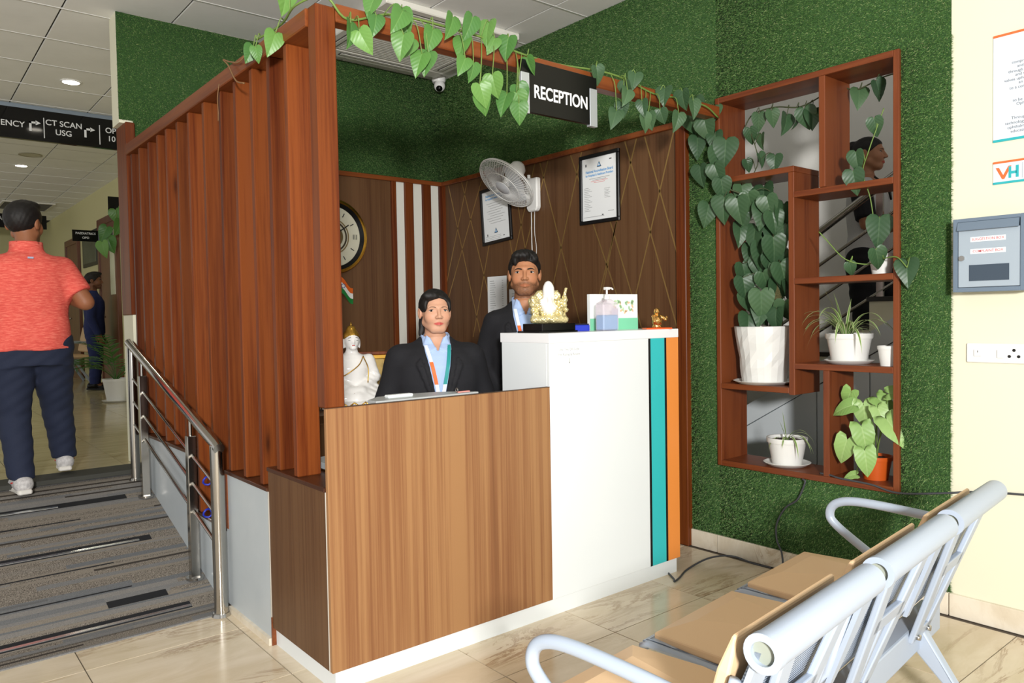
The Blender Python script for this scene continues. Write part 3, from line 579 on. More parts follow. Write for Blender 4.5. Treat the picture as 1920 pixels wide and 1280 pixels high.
for nm, z0, z1, c, la in (('paper_notice', 2.1, 2.42, '#d9b8b4', 'pink paper notice pinned on the corridor wall beside the near door'), ('paper_notice', 1.9, 2.08, '#9a3226', 'red paper notice pinned under the pink sheet on the corridor wall'), ('paper_notice', 1.6, 1.86, '#8fa0b4', 'blue printed sheet pinned lowest on the corridor wall')):
    n_ = obj(nm, box1(1.252, 1.258, 8.38, 8.56, z0, z1), mat('notice'+c, c, .7)); tag(n_, la, 'notice', 'paper notices on the corridor wall')
# ---- wall fan
fn = thing('wall_fan', 'white oscillating wall fan with round wire cage tilted down over the desk', 'fan', (XR, 1.57, 2.22))
obj('wall_mount', MB().prism([(1.512, 2.125), (1.53, 2.10), (1.61, 2.10), (1.628, 2.125), (1.628, 2.335), (1.512, 2.335)], lambda u, v, d: (d, u, v), XR-.055, XR-.0125), PLAS, fn, bevel=.008)
obj('bracket_knob', MB().cyl((XR-.05, 1.60, 2.335), (XR-.05, 1.60, 2.36), .012), PLAS, fn, 'auto')
n_f = (.34*(-fw) + .94*(-.57*CR - .81*CU)).normalized(); fc = Vector((2.16, 1.605, 2.285)); mf = n_f.to_track_quat('Z', 'Y').to_matrix().to_4x4()
def FM(p): return fc + (mf.to_3x3() @ Vector(p))
obj('neck', MB().tube(smooth_path([(XR-.05, 1.59, 2.2), (XR-.1, 1.61, 2.22), FM((0, 0, -.10))]), .02, 12), PLAS, fn, True)
obj('motor_housing', MB().lathe([(.002, -.19), (.035, -.185), (.056, -.16), (.062, -.12), (.06, -.075), (.045, -.05), (.03, -.045)], (0, 0, 0), 28, mx=Matrix.Translation(fc) @ mf), PLAS, fn, True)
R_ = .218; cg = MB()
for r, z in ((R_, 0), (R_*.985, .012), (R_*.985, -.012), (R_*.62, .046), (.06, .052), (R_*.62, -.042), (.07, -.05)): cg.tube([FM((r*math.cos(a), r*math.sin(a), z)) for a in np.linspace(0, 2*math.pi, 49)[:-1]], .005 if z == 0 else .0022, 6, closed=True)
for k in range(66):
    a = 2*math.pi*k/66
    for sg in (1, -1): cg.tube([FM((r*math.cos(a+.10*(R_-r)/R_), r*math.sin(a+.10*(R_-r)/R_), sg*z)) for r, z in ((.055, .051), (.125, .045), (.18, .028), (R_, .0))], .0013, 4)
obj('wire_cage', cg, PLAS, fn, True)
obj('cage_badge', MB().lathe([(.002, .058), (.05, .056), (.056, .052), (.056, .046)], (0, 0, 0), 24, mx=Matrix.Translation(fc) @ mf), mat('badge_grey', '#c5c8cc', .3), fn, 'auto')
BL = mat('blade_plastic', '#dfe4ea', .2, alpha=.55)
for k in range(3):
    mb = MB(); n_ = 9; vs = []
    for i in range(n_):
        rr = .03+(.155)*i/(n_-1); wdt = .35+.55*math.sin(math.pi*min(1, i/(n_-1)*.8+.1))
        for s_ in (-1, 0, 1):
            a = 2*math.pi*k/3+s_*wdt+.25*i/(n_-1); vs.append(FM((rr*math.cos(a), rr*math.sin(a), -.012*s_)))
    obj('blade', mb.add(vs, [(3*i+j, 3*i+j+1, 3*i+j+4, 3*i+j+3) for i in range(n_-1) for j in range(2)]), BL, fn, True)
obj('hub', MB().lathe([(.03, -.045), (.032, .0), (.028, .02), (.01, .026)], (0, 0, 0), 20, mx=Matrix.Translation(fc) @ mf), PLAS, fn, True)
obj('power_cord', MB().tube(smooth_path([(XR-.03, 1.60, 2.1), (XR-.03, 1.60, 1.95), (XR-.025, 1.605, 1.85), (XR-.03, 1.59, 1.6), (XR-.025, 1.60, 1.1)]), .0035, 6), PLAS, fn, True)
cdp = obj('pull_cord', MB().tube(smooth_path([(XR-.03, 1.565, 2.1), (XR-.03, 1.568, 1.95), (XR-.028, 1.555, 1.85), (XR-.03, 1.558, 1.75)]), .0022, 6), PLAS, fn, True); obj('cord_bead', MB().lathe([(.004, .0), (.009, -.005), (.008, -.03), (.003, -.033)], (XR-.03, 1.558, 1.755), 12), PLAS, cdp, True)
# ---- wall clock
ck = thing('wall_clock', 'large round wall clock with gold rim and cream dial behind the corner post', 'clock', (1.395, YB-.012, 1.98)); RC = .283; mk_ = Matrix.Translation((1.395, YB-.0125, 1.98)) @ Euler((math.pi/2, 0, 0)).to_matrix().to_4x4()
obj('rim', MB().lathe([(RC-.028, 0), (RC, 0), (RC, .02), (RC-.008, .034), (RC-.02, .036), (RC-.028, .028)], n=64, mx=mk_, ring=True), GOLD, ck, 'auto')
obj('inner_ring', MB().lathe([(RC-.06, 0), (RC-.028, 0), (RC-.028, .026), (RC-.056, .016)], n=64, mx=mk_, ring=True), PLBLACK, ck, 'auto')
dl = obj('dial', MB().lathe([(.002, 0), (RC-.056, 0), (RC-.056, .012), (.002, .012)], n=64, mx=mk_), noisy('dial_cream', '#c9c7b4', '#bdbaa4', 6, .4, 0), ck)
for r0_, r1_, c in ((.125, .135, '#8a7a58'), (.105, .118, '#4a4132'), (.0, .085, '#6d5c3c'), (.045, .055, '#2a241a')): obj('dial_ring', MB().lathe([(max(r0_, .002), .0125), (r1_, .0125), (r1_, .014 if r0_ != .045 else .015), (max(r0_, .002), .014 if r0_ != .045 else .015)], n=48, mx=mk_, ring=True), mat('ring'+c, c, .35, .5), dl)
for i, s_ in enumerate(['XII', 'I', 'II', 'III', 'IV', 'V', 'VI', 'VII', 'VIII', 'IX', 'X', 'XI']):
    a = math.pi/2-i*math.pi/6; p_ = (1.395+.185*math.cos(a), YB-.0255, 1.98+.185*math.sin(a))
    if i % 3 == 0: text(s_, .055, p_, ROT_BACK, INK, dl, name='numeral')
    else: obj('hour_mark', MB().box(-.016, .016, -.0004, .0004, -.0035, .0035, mx=Matrix.Translation(p_) @ Euler((0, -a, 0)).to_matrix().to_4x4()), INK, dl)
for L_, a in ((.11, 2.3), (.16, .6)): obj('hand', MB().box(0, L_, -.001, .001, -.004, .004, mx=Matrix.Translation((1.395, YB-.03, 1.98)) @ Euler((0, -a, 0)).to_matrix().to_4x4()), BLACK, ck)
# ---- small paper flags under the clock
def flag(x, z, s_, la, mir=1):
    f_ = thing('paper_flag', la, 'flag', (x, YB-.02, z), 0, 'small paper flags under the clock'); NV = 10
    def P(u, v): return (x+mir*(u*.19), YB-.022-.012*math.sin(u*5), z+.0-(v)*.12-.055*u+.03*math.sin(u*6.3)+(.02*u if 0 else 0))
    for nm, v0, v1, c in (('saffron_band', 0, .333, '#e0651a'), ('white_band', .333, .666, '#eeeeea'), ('green_band', .666, 1, '#1c8038')):
        vs = [P(i/NV, v) for v in (v0, v1) for i in range(NV+1)]; vs += [(a, b+.002, c_) for a, b, c_ in vs]; n = NV+1
        fs = [(i, i+1, n+i+1, n+i) for i in range(NV)]+[(2*n+i, 3*n+i, 3*n+i+1, 2*n+i+1) for i in range(NV)]
        obj(nm, MB().add(vs, fs), mat('flag'+c, c, .6), f_, True)
    p_ = Vector(P(.35, .5)); obj('wheel', MB().lathe([(.013, 0), (.017, 0), (.017, .002), (.013, .002)], p_-Vector((0, .003, 0)), 20, mx=Euler((math.pi/2, 0, 0)).to_matrix().to_4x4(), ring=True), mat('wheel_blue', '#2a3a86', .6), f_)
    obj('pole', MB().cyl((x-.002*mir, YB-.02, z+.02), (x-.02*mir, YB-.02, z-.17), .004, n=6), mat('flag_pole', '#6a5638', .6), f_)
flag(1.40, 1.665, 1, 'small tricolour paper flag to the right of the corner post under the clock')
flag(1.24, 1.63, 1, 'small tricolour paper flag seen through the gap beside the corner post', -1)
# ---- framed certificates on the right wall
BLUE = mat('certificate_blue', '#4a9ad6', .6); GI = mat('print_grey', '#9a9c9e', .6); RED = mat('print_red', '#dd8888', .6)
def certificate(la, yc, zc, w_, h_, tilt, lay):
    c_ = thing('framed_certificate', la, 'certificate', (XR-.02, yc, zc), 0, 'framed certificates on the panelled wall'); mx = Matrix.Translation((XR-.013, yc, zc)) @ Matrix.Rotation(tilt, 4, 'X') @ Euler((math.pi/2, 0, -math.pi/2)).to_matrix().to_4x4()
    def bx(nm, a, b, c, d, e, f, m, par): return obj(nm, MB().box(a, b, c, d, e, f, mx=mx), m, par)
    W, H = w_/2, h_/2; fw_ = .024
    obj('frame', MB().box(-W, W, H-fw_, H, 0, .018, mx=mx).box(-W, W, -H, -H+fw_, 0, .018, mx=mx).box(-W, -W+fw_, -H+fw_, H-fw_, 0, .018, mx=mx).box(W-fw_, W, -H+fw_, H-fw_, 0, .018, mx=mx), mat('frame_black', '#101012', .35), c_, bevel=.003)
    pp = bx('paper', -W+fw_, W-fw_, -H+fw_, H-fw_, 0, .008, PAPER, c_)
    def tx(s_, size, u, v, m, bold=0, sx=1): 
        text(s_, size, mx @ Vector((u, v, .0085)), mx.to_3x3(), m, pp, ext=.0002, bold=bold, sx=sx)
    def tri(u, v, r):
        for rr, m, d in ((r, INK, .0088), (r*.72, BLUE, .0094), (r*.42, PAPER, .01)): obj('emblem', MB().prism([(u, v+rr), (u-rr*.9, v-rr*.6), (u+rr*.9, v-rr*.6)], lambda a, b, e: mx @ Vector((a, b, e)), .008, d), m, pp)
    lay(tx, tri, bx, pp, W, H)
def lay1(tx, tri, bx, pp, W, H):
    tri(.0, H-.075, .022); tx('National Accreditation Board', .024, 0, H-.112, BLUE, .02, .85); tx('for Hospitals & Healthcare Providers', .020, 0, H-.136, BLUE, .02, .82)
    for i, (wd, v) in enumerate(((.09, .158), (.06, .168), (.075, .176), (.05, .186))): bx('print_line', -wd, wd, H-v-.002, H-v+.001, .008, .0084, RED if i > 1 else GI, pp)
    for k in range(14): bx('print_line', -W+.04, -W+.04+.04+.015*((k*7) % 3), H-.215-k*.0115-.0015, H-.215-k*.0115+.0012, .008, .0084, GI, pp)
    for k in range(7): bx('print_line', .045, .045+.05-.008*(k % 3), H-.235-k*.0095-.0012, H-.235-k*.0095+.0012, .008, .0084, GI, pp)
    bx('print_line', -W+.035, .04, -H+.045, -H+.048, .008, .0084, GI, pp); bx('print_line', .075, .125, -H+.07, -H+.073, .008, .0084, GI, pp); bx('stamp', .02, .035, -H+.05, -H+.056, .008, .0086, INK, pp); bx('stamp', .09, .11, H-.055, H-.049, .008, .0086, INK, pp); bx('stamp', -.125, -.113, H-.075, H-.058, .008, .0086, mat('stamp_grey', '#5f6266', .6), pp)
def lay2(tx, tri, bx, pp, W, H):
    tx('National Accreditation Board', .024, 0, H-.06, BLUE, .02, .8); tx('for Hospitals & Healthcare Providers', .02, 0, H-.084, BLUE, .02, .78)
    for k in range(9): bx('print_line', -.11+.02*(k % 3), .11-.025*((k+1) % 3), H-.12-k*.019-.0015, H-.12-k*.019+.0015, .008, .0084, GI, pp)
    tri(-.01, -H+.095, .024)
    for k in range(3): bx('print_line', -W+.04, .05, -H+.035+k*.012, -H+.037+k*.012, .008, .0084, GI, pp)
    bx('stamp', .075, .09, -H+.045, -H+.052, .008, .0086, INK, pp); bx('stamp', -.12, -.11, -H+.065, -H+.082, .008, .0086, INK, pp)
certificate('framed white certificate with blue heading hanging alone right of the fan', .937, 2.18, .355, .452, 0, lay1)
certificate('tilted framed certificate half hidden behind the wall fan', 2.02, 2.13, .36, .43, math.radians(-4), lay2)
# ---- printed lists taped on the panelling
def sheet(la, ya, yb, z0, z1, n):
    s_ = thing('printed_list', la, 'notice', (XR-.014, (ya+yb)/2, z0), 0, 'printed lists taped to the panelling'); p_ = obj('sheet', box1(XR-.0145, XR-.0125, ya, yb, z0, z1), PAPER, s_)
    for k in range(n):
        z = z1-.035-k*(z1-z0-.07)/n; w_ = (yb-ya)
        obj('print_line', MB().box(XR-.0149, XR-.0145, yb-.03-w_*(.22+.08*((k*5) % 4)/3), yb-.03, z-.0013, z+.0013).box(XR-.0149, XR-.0145, ya+.04, ya+.055, z-.0013, z+.0013), mat('list_ink', '#6d7072', .6), p_)
sheet('white printed price list taped to the wood panel left of the standing man', 1.915, 2.148, 1.22, 1.665, 22)
sheet('second white printed sheet mostly hidden behind the standing man', 1.66, 1.885, 1.25, 1.56, 14)
# ---- suggestion box
sb = thing('suggestion_box', 'grey metal suggestion and complaint box on the cream wall', 'box', (XR, -1.34, 1.43))
MET = mat('grey_metal_dark', '#6f7f90', .35, .2); MEL = mat('grey_metal_light', '#a3b0bb', .35, .15); ya, yb, z0, z1, xf = -1.475, -1.208, 1.43, 1.738, XR-.1
obj('case', MB().box(xf, XR, ya, ya+.018, z0, z1).box(xf, XR, yb-.018, yb, z0, z1).box(xf, XR, ya+.018, yb-.018, z0, z0+.018).box(xf, XR, ya+.018, yb-.018, z1-.015, z1).box(xf+.02, XR, ya+.018, yb-.018, z0+.018, z1-.015), MET, sb, bevel=.0015)
obj('slot_flap', MB().prism([(xf-.004, 1.722), (xf-.014, 1.688), (xf-.01, 1.686), (xf+.002, 1.722)], lambda u, v, d: (u, d, v), ya+.02, yb-.02), MET, sb)
dr = obj('door', box1(xf+.003, xf+.012, ya+.02, yb-.02, z0+.02, 1.69), MEL, sb, bevel=.001)
obj('window', box1(xf+.0015, xf+.004, -1.418, -1.27, 1.475, 1.542), mat('box_window', '#3e4a57', .08), dr)
obj('lock', MB().cyl((xf-.006, -1.243, 1.572), (xf+.004, -1.243, 1.572), .011, n=20), STEEL, dr, 'auto')
RT = mat('red_lettering', '#c8313a', .6); LBL = mat('label_white', '#eceeee', .6)
for s_, z in (('SUGGESTION BOX', 1.648), ('COMPLAINT BOX', 1.598)):
    lb = obj('sticker', box1(xf+.0022, xf+.003, -1.405, -1.275, z-.01, z+.01), LBL, dr); text(s_, .0142, (xf+.002, -1.34, z), ROT_RIGHT, RT, lb, bold=.008, ext=.0002)
# ---- switch and socket plate
sw = thing('switch_plate', 'white switch and socket plate on the cream wall under the suggestion box', 'switch', (XR, -1.38, 1.13))
pl_ = obj('plate', box1(XR-.012, XR, -1.53, -1.229, 1.128, 1.211), PLAS, sw, bevel=.004)
obj('switch', box1(XR-.017, XR-.012, -1.29, -1.26, 1.155, 1.185), PLAS, sw, bevel=.002); obj('switch_mark', box1(XR-.0175, XR-.017, -1.277, -1.2745, 1.172, 1.18), INK, sw); obj('switch', box1(XR-.018, XR-.012, -1.373, -1.348, 1.15, 1.185), PLAS, sw, bevel=.002)
for dy, dz in ((0, .016), (-.017, -.010), (.017, -.010)): obj('socket_hole', MB().cyl((XR-.0125, -1.41+dy, 1.168+dz), (XR-.0115, -1.41+dy, 1.168+dz), .0065, n=12), BLACK, sw)
# ---- posters on the cream wall
OR2 = mat('poster_orange', '#ee6a35', .5); TE2 = mat('poster_teal', '#2aa6ad', .5); PBL = mat('poster_white', '#d2dbe6', .4)
po = thing('wall_poster', 'tall white wall poster of italic text with orange top and teal bottom edge', 'poster', (XR, -1.7, 2.05))
pb = obj('panel', box1(XR-.006, XR, -2.15, -1.327, 2.053, 2.492), PBL, po); obj('top_band', box1(XR-.0065, XR, -2.15, -1.327, 2.483, 2.493), OR2, po); obj('bottom_band', box1(XR-.0065, XR, -2.15, -1.327, 2.052, 2.062), TE2, po)
PI_ = mat('poster_ink', '#6f7378', .6)
for k, (s_, y, z) in enumerate((('compre', -1.395, 2.367), ('and p', -1.414, 2.349), ('through a s', -1.383, 2.331), ('and w', -1.408, 2.315), ('values uphold', -1.368, 2.298), ('an', -1.42, 2.282), ('to a commun', -1.387, 2.264), ('to be a p', -1.399, 2.212), ('Ophth', -1.412, 2.196), ('Through t', -1.394, 2.141), ('technology, th', -1.372, 2.122), ('ophthalmol', -1.38, 2.104), ('education', -1.392, 2.087))):
    text(s_, .0165, (XR-.0068, y, z), Euler((math.pi/2, 0, -math.pi/2)), PI_, pb, align='LEFT', ext=.0002)
    obj('print_line', box1(XR-.0068, XR-.006, -3.33-y, y-.0085*len(s_)-.012, z-.003, z+.002), PI_, pb)
lp = thing('logo_panel', 'small white VH logo panel with orange and teal edges below the poster', 'sign', (XR, -1.6, 1.877))
pb = obj('panel', box1(XR-.006, XR, -1.9, -1.328, 1.878, 1.97), PBL, lp); obj('top_band', box1(XR-.0065, XR, -1.9, -1.328, 1.962, 1.971), OR2, lp); obj('bottom_band', box1(XR-.0065, XR, -1.9, -1.328, 1.877, 1.886), TE2, lp)
R2 = lambda u, v, d: (d, -u, v)
obj('letter_v', MB().prism([(1.338, 1.945), (1.35, 1.945), (1.366, 1.912), (1.378, 1.938), (1.392, 1.938), (1.392, 1.948), (1.372, 1.948), (1.366, 1.895)][:3]+[(1.385, 1.948), (1.396, 1.948), (1.370, 1.896), (1.362, 1.896)], R2, XR-.0075, XR-.006), OR2, lp)
obj('letter_h', MB().prism([(1.386, 1.898), (1.395, 1.898), (1.395, 1.945), (1.386, 1.945)], R2, XR-.008, XR-.006).prism([(1.395, 1.914), (1.414, 1.914), (1.414, 1.925), (1.395, 1.925)], R2, XR-.008, XR-.006).prism([(1.412, 1.898), (1.422, 1.898), (1.422, 1.947), (1.412, 1.947)], R2, XR-.008, XR-.006), TE2, lp)
obj('divider', box1(XR-.0068, XR-.006, -1.436, -1.4345, 1.892, 1.955), GI, lp)
# ---- cables
CAB = mat('grey_cable', '#3e4044', .5)
tag(obj('power_cable', MB().tube(smooth_path([(2.375, -.48, .506), (2.37, -.495, .49), (2.375, -.45, .395), (2.372, -.384, .341), (2.372, -.334, .247), (2.372, -.334, .161), (2.374, -.36, .10), (2.36, -.38, .008)]), .0048, 8), CAB, smooth=True), 'grey cable hanging down the grass from the shelf bottom to the floor', 'cable', 'loose power cables')
tag(obj('power_cable', MB().tube(smooth_path([(2.40, -.56, .545), (2.39, -.62, .545), (2.376, -.68, .54), (2.372, -.83, .535), (2.372, -.957, .516), (2.376, -1.163, .55), (2.40, -1.28, .57), (2.402, -1.6, .59), (2.402, -2.4, .55), (2.402, -3.3, .57)]), .0048, 8), CAB, smooth=True), 'grey cable running along the shelf bottom onto the cream wall', 'cable', 'loose power cables')
tag(obj('power_cable', MB().tube(smooth_path([(2.12, .30, .006), (1.98, .12, .006), (1.86, -.06, .006), (1.83, -.09, .006), (1.90, -.07, .006), (2.03, -.02, .006), (2.2, -.03, .03), (2.32, -.09, .03), (2.36, -.2, .007), (2.37, -.30, .007)]), .0048, 8), CAB, smooth=True), 'dark cable lying on the floor by the orange end of the counter', 'cable', 'loose power cables')
# ---- things on the tall counter top
fb = thing('figurine_base', 'glossy black two-step base under the white and gold deity figurine', 'base', (1.24, .17, HH))
obj('lower_step', box1(1.115, 1.36, .10, .26, HH, HH+.008), PLBLACK, fb, bevel=.001); obj('block', box1(1.14, 1.355, .11, .25, HH+.008, HH+.042), PLBLACK, fb, bevel=.002)
bb_ = thing('stamp_pad_box', 'flat blue plastic box with dark lid and white label lying behind the figurine base', 'box', (1.44, .24, HH), math.radians(-12))
BLU = mat('blue_box_plastic', '#2438b8', .35)
obj('tray', MB().box(-.085, .085, -.055, .055, 0, .03), BLU, bb_, bevel=.003, local=True); obj('lid', MB().box(-.083, .083, -.052, .052, .03, .036), mat('dark_lid', '#1c1f3a', .3), bb_, bevel=.002, local=True); obj('paper_label', MB().box(-.082, -.012, -.0565, -.055, .008, .026), PAPER, bb_, local=True)
cb = thing('small_carton', 'small white and green printed carton standing behind the sanitizer bottle', 'carton', (1.735, .22, HH), math.radians(-6))
cm_ = obj('carton', MB().box(-.163, .163, -.012, .012, 0, .185), mat('carton_white', '#eef2f0', .5), cb, bevel=.001, local=True); obj('green_band', MB().box(-.1635, .1635, -.0126, -.0118, 0, .06), mat('carton_green', '#7fd0a8', .5), cm_, local=True)
random.seed(5)
for k in range(26): obj('leaf_print', MB().prism([(math.cos(a)*.012, math.sin(a)*.006) for a in np.linspace(0, 6.28, 8)[:-1]], (lambda cx_, cz_, ro: (lambda u, v, d: (cx_+u*math.cos(ro)-v*math.sin(ro), d, cz_+u*math.sin(ro)+v*math.cos(ro))))(random.uniform(.0, .13), random.uniform(.09, .15), random.uniform(0, 3)), -.0128, -.012), mat(['leaf_print_a', 'leaf_print_b', 'leaf_print_c'][k % 3], ['#9fc49a', '#b9d8a8', '#e2c09a'][k % 3], .5), cm_, local=True)
sz = thing('sanitizer_bottle', 'clear pump bottle half full of blue hand sanitizer on the counter', 'bottle', (1.585, .12, HH))
GLS = mat('clear_plastic', '#e9d9e6', .08, alpha=.35); LIQ = mat('blue_gel', '#5fb6e6', .1, alpha=.85)
sq = lambda w_, d_, z0, z1: MB().box(1.585-w_, 1.585+w_, .12-d_, .12+d_, z0, z1)
obj('bottle', sq(.056, .03, HH, HH+.135).add(*[[(1.585+a, .12+b, HH+z) for a, b, z in ((-.056, -.03, .135), (.056, -.03, .135), (.056, .03, .135), (-.056, .03, .135), (-.02, -.018, .155), (.02, -.018, .155), (.02, .018, .155), (-.02, .018, .155))], [(0, 1, 5, 4), (1, 2, 6, 5), (2, 3, 7, 6), (3, 0, 4, 7), (4, 5, 6, 7)]]), GLS, sz, bevel=.006); obj('gel', sq(.053, .027, HH+.003, HH+.078), LIQ, sz, bevel=.005)
obj('label', box1(1.6415, 1.643, .098, .14, HH+.03, HH+.11), PAPER, sz); obj('pump_collar', MB().cyl((1.585, .12, HH+.155), (1.585, .12, HH+.175), .016, .013), PLAS, sz, 'auto'); obj('pump_stem', MB().cyl((1.585, .12, HH+.175), (1.585, .12, HH+.205), .005), PLAS, sz, 'auto'); obj('pump_nozzle', MB().box(1.573, 1.597, .108, .132, HH+.203, HH+.217).tube([(1.59, .12, HH+.212), (1.615, .118, HH+.212), (1.627, .117, HH+.205)], .005), PLAS, sz, bevel=.002)
# ---- bits on the low ledge
tag(obj('eraser', MB().box(.30, .415, .075, .11, HL+.008, HL+.02), mat('eraser_white', '#e6ebea', .4), bevel=.004), 'small white rectangular eraser on the grey counter ledge', 'eraser')
kt = thing('key_tag', 'pink strap with small metal ring on the grey counter ledge', 'key tag', (.63, .06, HL+.008))
obj('strap', MB().box(.615, .675, .05, .062, HL+.0085, HL+.0125), mat('pink_strap', '#f0958c', .5), kt); obj('ring', MB().tube([(.612+.0, .056+.008*math.cos(a), HL+.018+.009*math.sin(a)) for a in np.linspace(0, 6.28, 14)[:-1]], .0015, 6, closed=True), STEEL, kt, True)
# ================================================================ PLANTS
def leafmat(name, a, b, c, vein, rough=.4):
    m = mat(name, a, rough, spec=.4); t = NT(m); c_ = t.ramp(randofs(t), [(0, a), (.5, b), (1, c)])
    tc = t.n('ShaderNodeTexCoord'); sp = t.n('ShaderNodeSeparateXYZ'); t.l(tc.outputs['Object'], sp.inputs[0])
    ab = t.n('ShaderNodeMath', operation='ABSOLUTE'); t.l(sp.outputs[0], ab.inputs[0])
    w1 = t.n('ShaderNodeMath', operation='MULTIPLY_ADD'); t.l(ab.outputs[0], w1.inputs[0]); w1.inputs[1].default_value = -.9; t.l(sp.outputs[1], w1.inputs[2])
    w2 = t.n('ShaderNodeMath', operation='MULTIPLY'); t.l(w1.outputs[0], w2.inputs[0]); w2.inputs[1].default_value = 34
    sn = t.n('ShaderNodeMath', operation='SINE'); t.l(w2.outputs[0], sn.inputs[0])
    v = t.ramp(sn.outputs[0], [(.9, '#000000'), (1, '#2c2c2c')]); mid = t.ramp(ab.outputs[0], [(.012, '#888888'), (.03, '#000000')])
    f = t.n('ShaderNodeMix', data_type='RGBA', blend_type='ADD'); f.inputs[0].default_value = 1; t.l(v, f.inputs[6]); t.l(mid, f.inputs[7])
    t.l(t.mix(f.outputs[2], c_, lin(vein)), t.b.inputs['Base Color']); t.bump(sn.outputs[0], .06, .01); return m
LF1 = leafmat('lightened_leaf', '#4f7a38', '#416c34', '#648c44', '#7ea35e'); LF2 = leafmat('deep_leaf', '#3a5638', '#314b32', '#486443', '#66815e'); LF3 = leafmat('pale_leaf', '#7fa258', '#92b06c', '#6f964c', '#b8cc94')  # first green is lightened to carry the flash on the beam vine
STEM = mat('green_stem', '#66803c', .5); STEMB = mat('brown_stem', '#7a5a38', .6); STEMD = mat('dark_stem', '#41492c', .6)
def leaf_mesh(name, out, m, fold=.22, droop=.35, wav=.03):
    mb = MB(); mid = [(0, y) for y in (0, .2, .4, .6, .8, out[-1][1])]
    import bisect
    vs = []; n = len(out)
    def Z(x, y): return fold*abs(x)-droop*(max(0, y-.2))**2+wav*math.sin(9*y)*abs(x)*2
    # rows along outline: inner point on the midrib at matching height
    for sg in (1, -1):
        o = len(vs)
        for (x, y) in out:
            ym = min(max(y, 0), out[-1][1]); vs.append((0, ym, Z(0, ym))); vs.append((sg*x*.55, y*.9+ym*.1, Z(x*.55, y))); vs.append((sg*x, y, Z(x, y)-.05*abs(x)))
        for i in range(n-1):
            for k in (0, 1):
                q = (o+3*i+k, o+3*i+k+1, o+3*i+3+k+1, o+3*i+3+k); mb.f.append(q if sg > 0 else q[::-1]); mb.mi.append(0)
    mb.v = vs
    me = bpy.data.meshes.new(name); me.from_pydata(mb.v, [], mb.f); me.validate(); me.update(); me.materials.append(m); me.polygons.foreach_set('use_smooth', [True]*len(me.polygons)); return me
HEART = [(.0, 0), (.14, -.13), (.30, -.14), (.43, -.03), (.48, .14), (.45, .33), (.36, .53), (.23, .73), (.10, .91), (0, 1.03)]
ARROW = [(.0, 0), (.16, -.2), (.34, -.24), (.42, -.06), (.40, .15), (.40, .35), (.33, .55), (.2, .78), (.08, .95), (0, 1.05)]
H1 = leaf_mesh('heart_leaf', HEART, LF1); H2 = leaf_mesh('heart_leaf_deep', HEART, LF2, .3, .4); A1 = leaf_mesh('arrow_leaf', ARROW, LF3, .18, .5)
TOCAM = lambda p: (CPOS-Vector(p)).normalized()
rl = random.Random(11)
def leaf(par, me, base, tip, nrm, size, wx=1):
    y = Vector(tip).normalized(); z = Vector(nrm); z = (z-y*z.dot(y)).normalized(); x = y.cross(z)
    o = bpy.data.objects.new('leaf', me); COL.objects.link(o); o.parent = par
    mx = Matrix((x*size*wx, y*size, z*size)).transposed().to_4x4(); mx.translation = Vector(base); o.matrix_parent_inverse = pinv(par); o.matrix_basis = mx; return o
def hang_leaf(par, me, c, size, stems, anchor, dirn=None, spread=.6):
    c = Vector(c); tip = Vector((rl.uniform(-.55, .55), rl.uniform(-.2, .1), -1)).normalized()
    n = (TOCAM(c)+Vector((rl.uniform(-spread, spread), rl.uniform(-spread, spread), rl.uniform(-.1, .5)))).normalized()
    base = c-tip*size*.45; leaf(par, me, base, tip, n, size, rl.uniform(.85, 1.05))
    if stems is not None:
        a = Vector(anchor); m_ = (a+base)/2+Vector((0, -.01, .03)); stems.tube(smooth_path([a, m_, base], 4), .0022, 5)
VINE = [(-0.125, -0.03, 2.421), (-0.148, -0.03, 2.281), (-0.256, -0.03, 2.241), (-0.217, -0.03, 2.223), (0.197, -0.03, 2.499), (0.106, -0.03, 2.372), (0.21, -0.03, 2.433), (0.289, -0.03, 2.457), (0.341, -0.03, 2.474), (0.357, -0.03, 2.386), (0.398, -0.03, 2.331), (0.299, -0.03, 2.366), (0.459, -0.03, 2.434), (0.435, -0.03, 2.342), (0.538, -0.03, 2.495), (0.621, -0.03, 2.507), (0.735, -0.03, 2.525), (0.599, -0.03, 2.437), (0.578, -0.03, 2.349), (0.638, -0.03, 2.339), (0.756, -0.03, 2.476), (0.82, -0.03, 2.474), (0.743, -0.03, 2.3), (0.696, -0.03, 2.259), (0.709, -0.03, 2.229), (0.801, -0.03, 2.244), (0.875, -0.03, 2.211), (0.957, -0.03, 2.428), (1.375, -0.03, 2.467), (1.571, -0.03, 2.432), (1.614, -0.03, 2.485), (1.525, -0.03, 2.386), (1.479, -0.03, 2.286), (1.543, -0.03, 2.339), (1.658, -0.03, 2.357), (1.732, -0.03, 2.309), (1.789, -0.03, 2.333), (1.696, -0.03, 2.293), (1.967, -0.03, 2.446), (1.931, -0.03, 2.333), (2.071, -0.03, 2.422), (1.84, -0.03, 2.452), (0.147, -0.03, 2.348), (0.879, -0.03, 2.257), (0.909, -0.03, 2.295)]
vb_ = thing('trailing_vine', 'heart-leaved vine trailing along the overhead beam across the reception sign', 'plant', (.6, 0, 2.49)); st_ = MB()
path = smooth_path([(-.02, .5, 2.485), (.0, .3, 2.49), (-.03, .1, 2.49), (.03, -.012, 2.50), (.12, -.01, 2.44), (.3, -.012, 2.50), (.55, -.012, 2.51), (.75, -.014, 2.505), (.93, -.02, 2.48), (1.2, .03, 2.5), (1.42, -.015, 2.50), (1.6, -.02, 2.49), (1.8, -.015, 2.46), (2.0, -.015, 2.47), (2.2, -.03, 2.46), (2.33, -.02, 2.42)])
st_.tube(path, .0045, 6)
corner = {0: (-.13, .22), 1: (-.02, .24), 2: (-.02, .47), 3: (-.02, .42)}
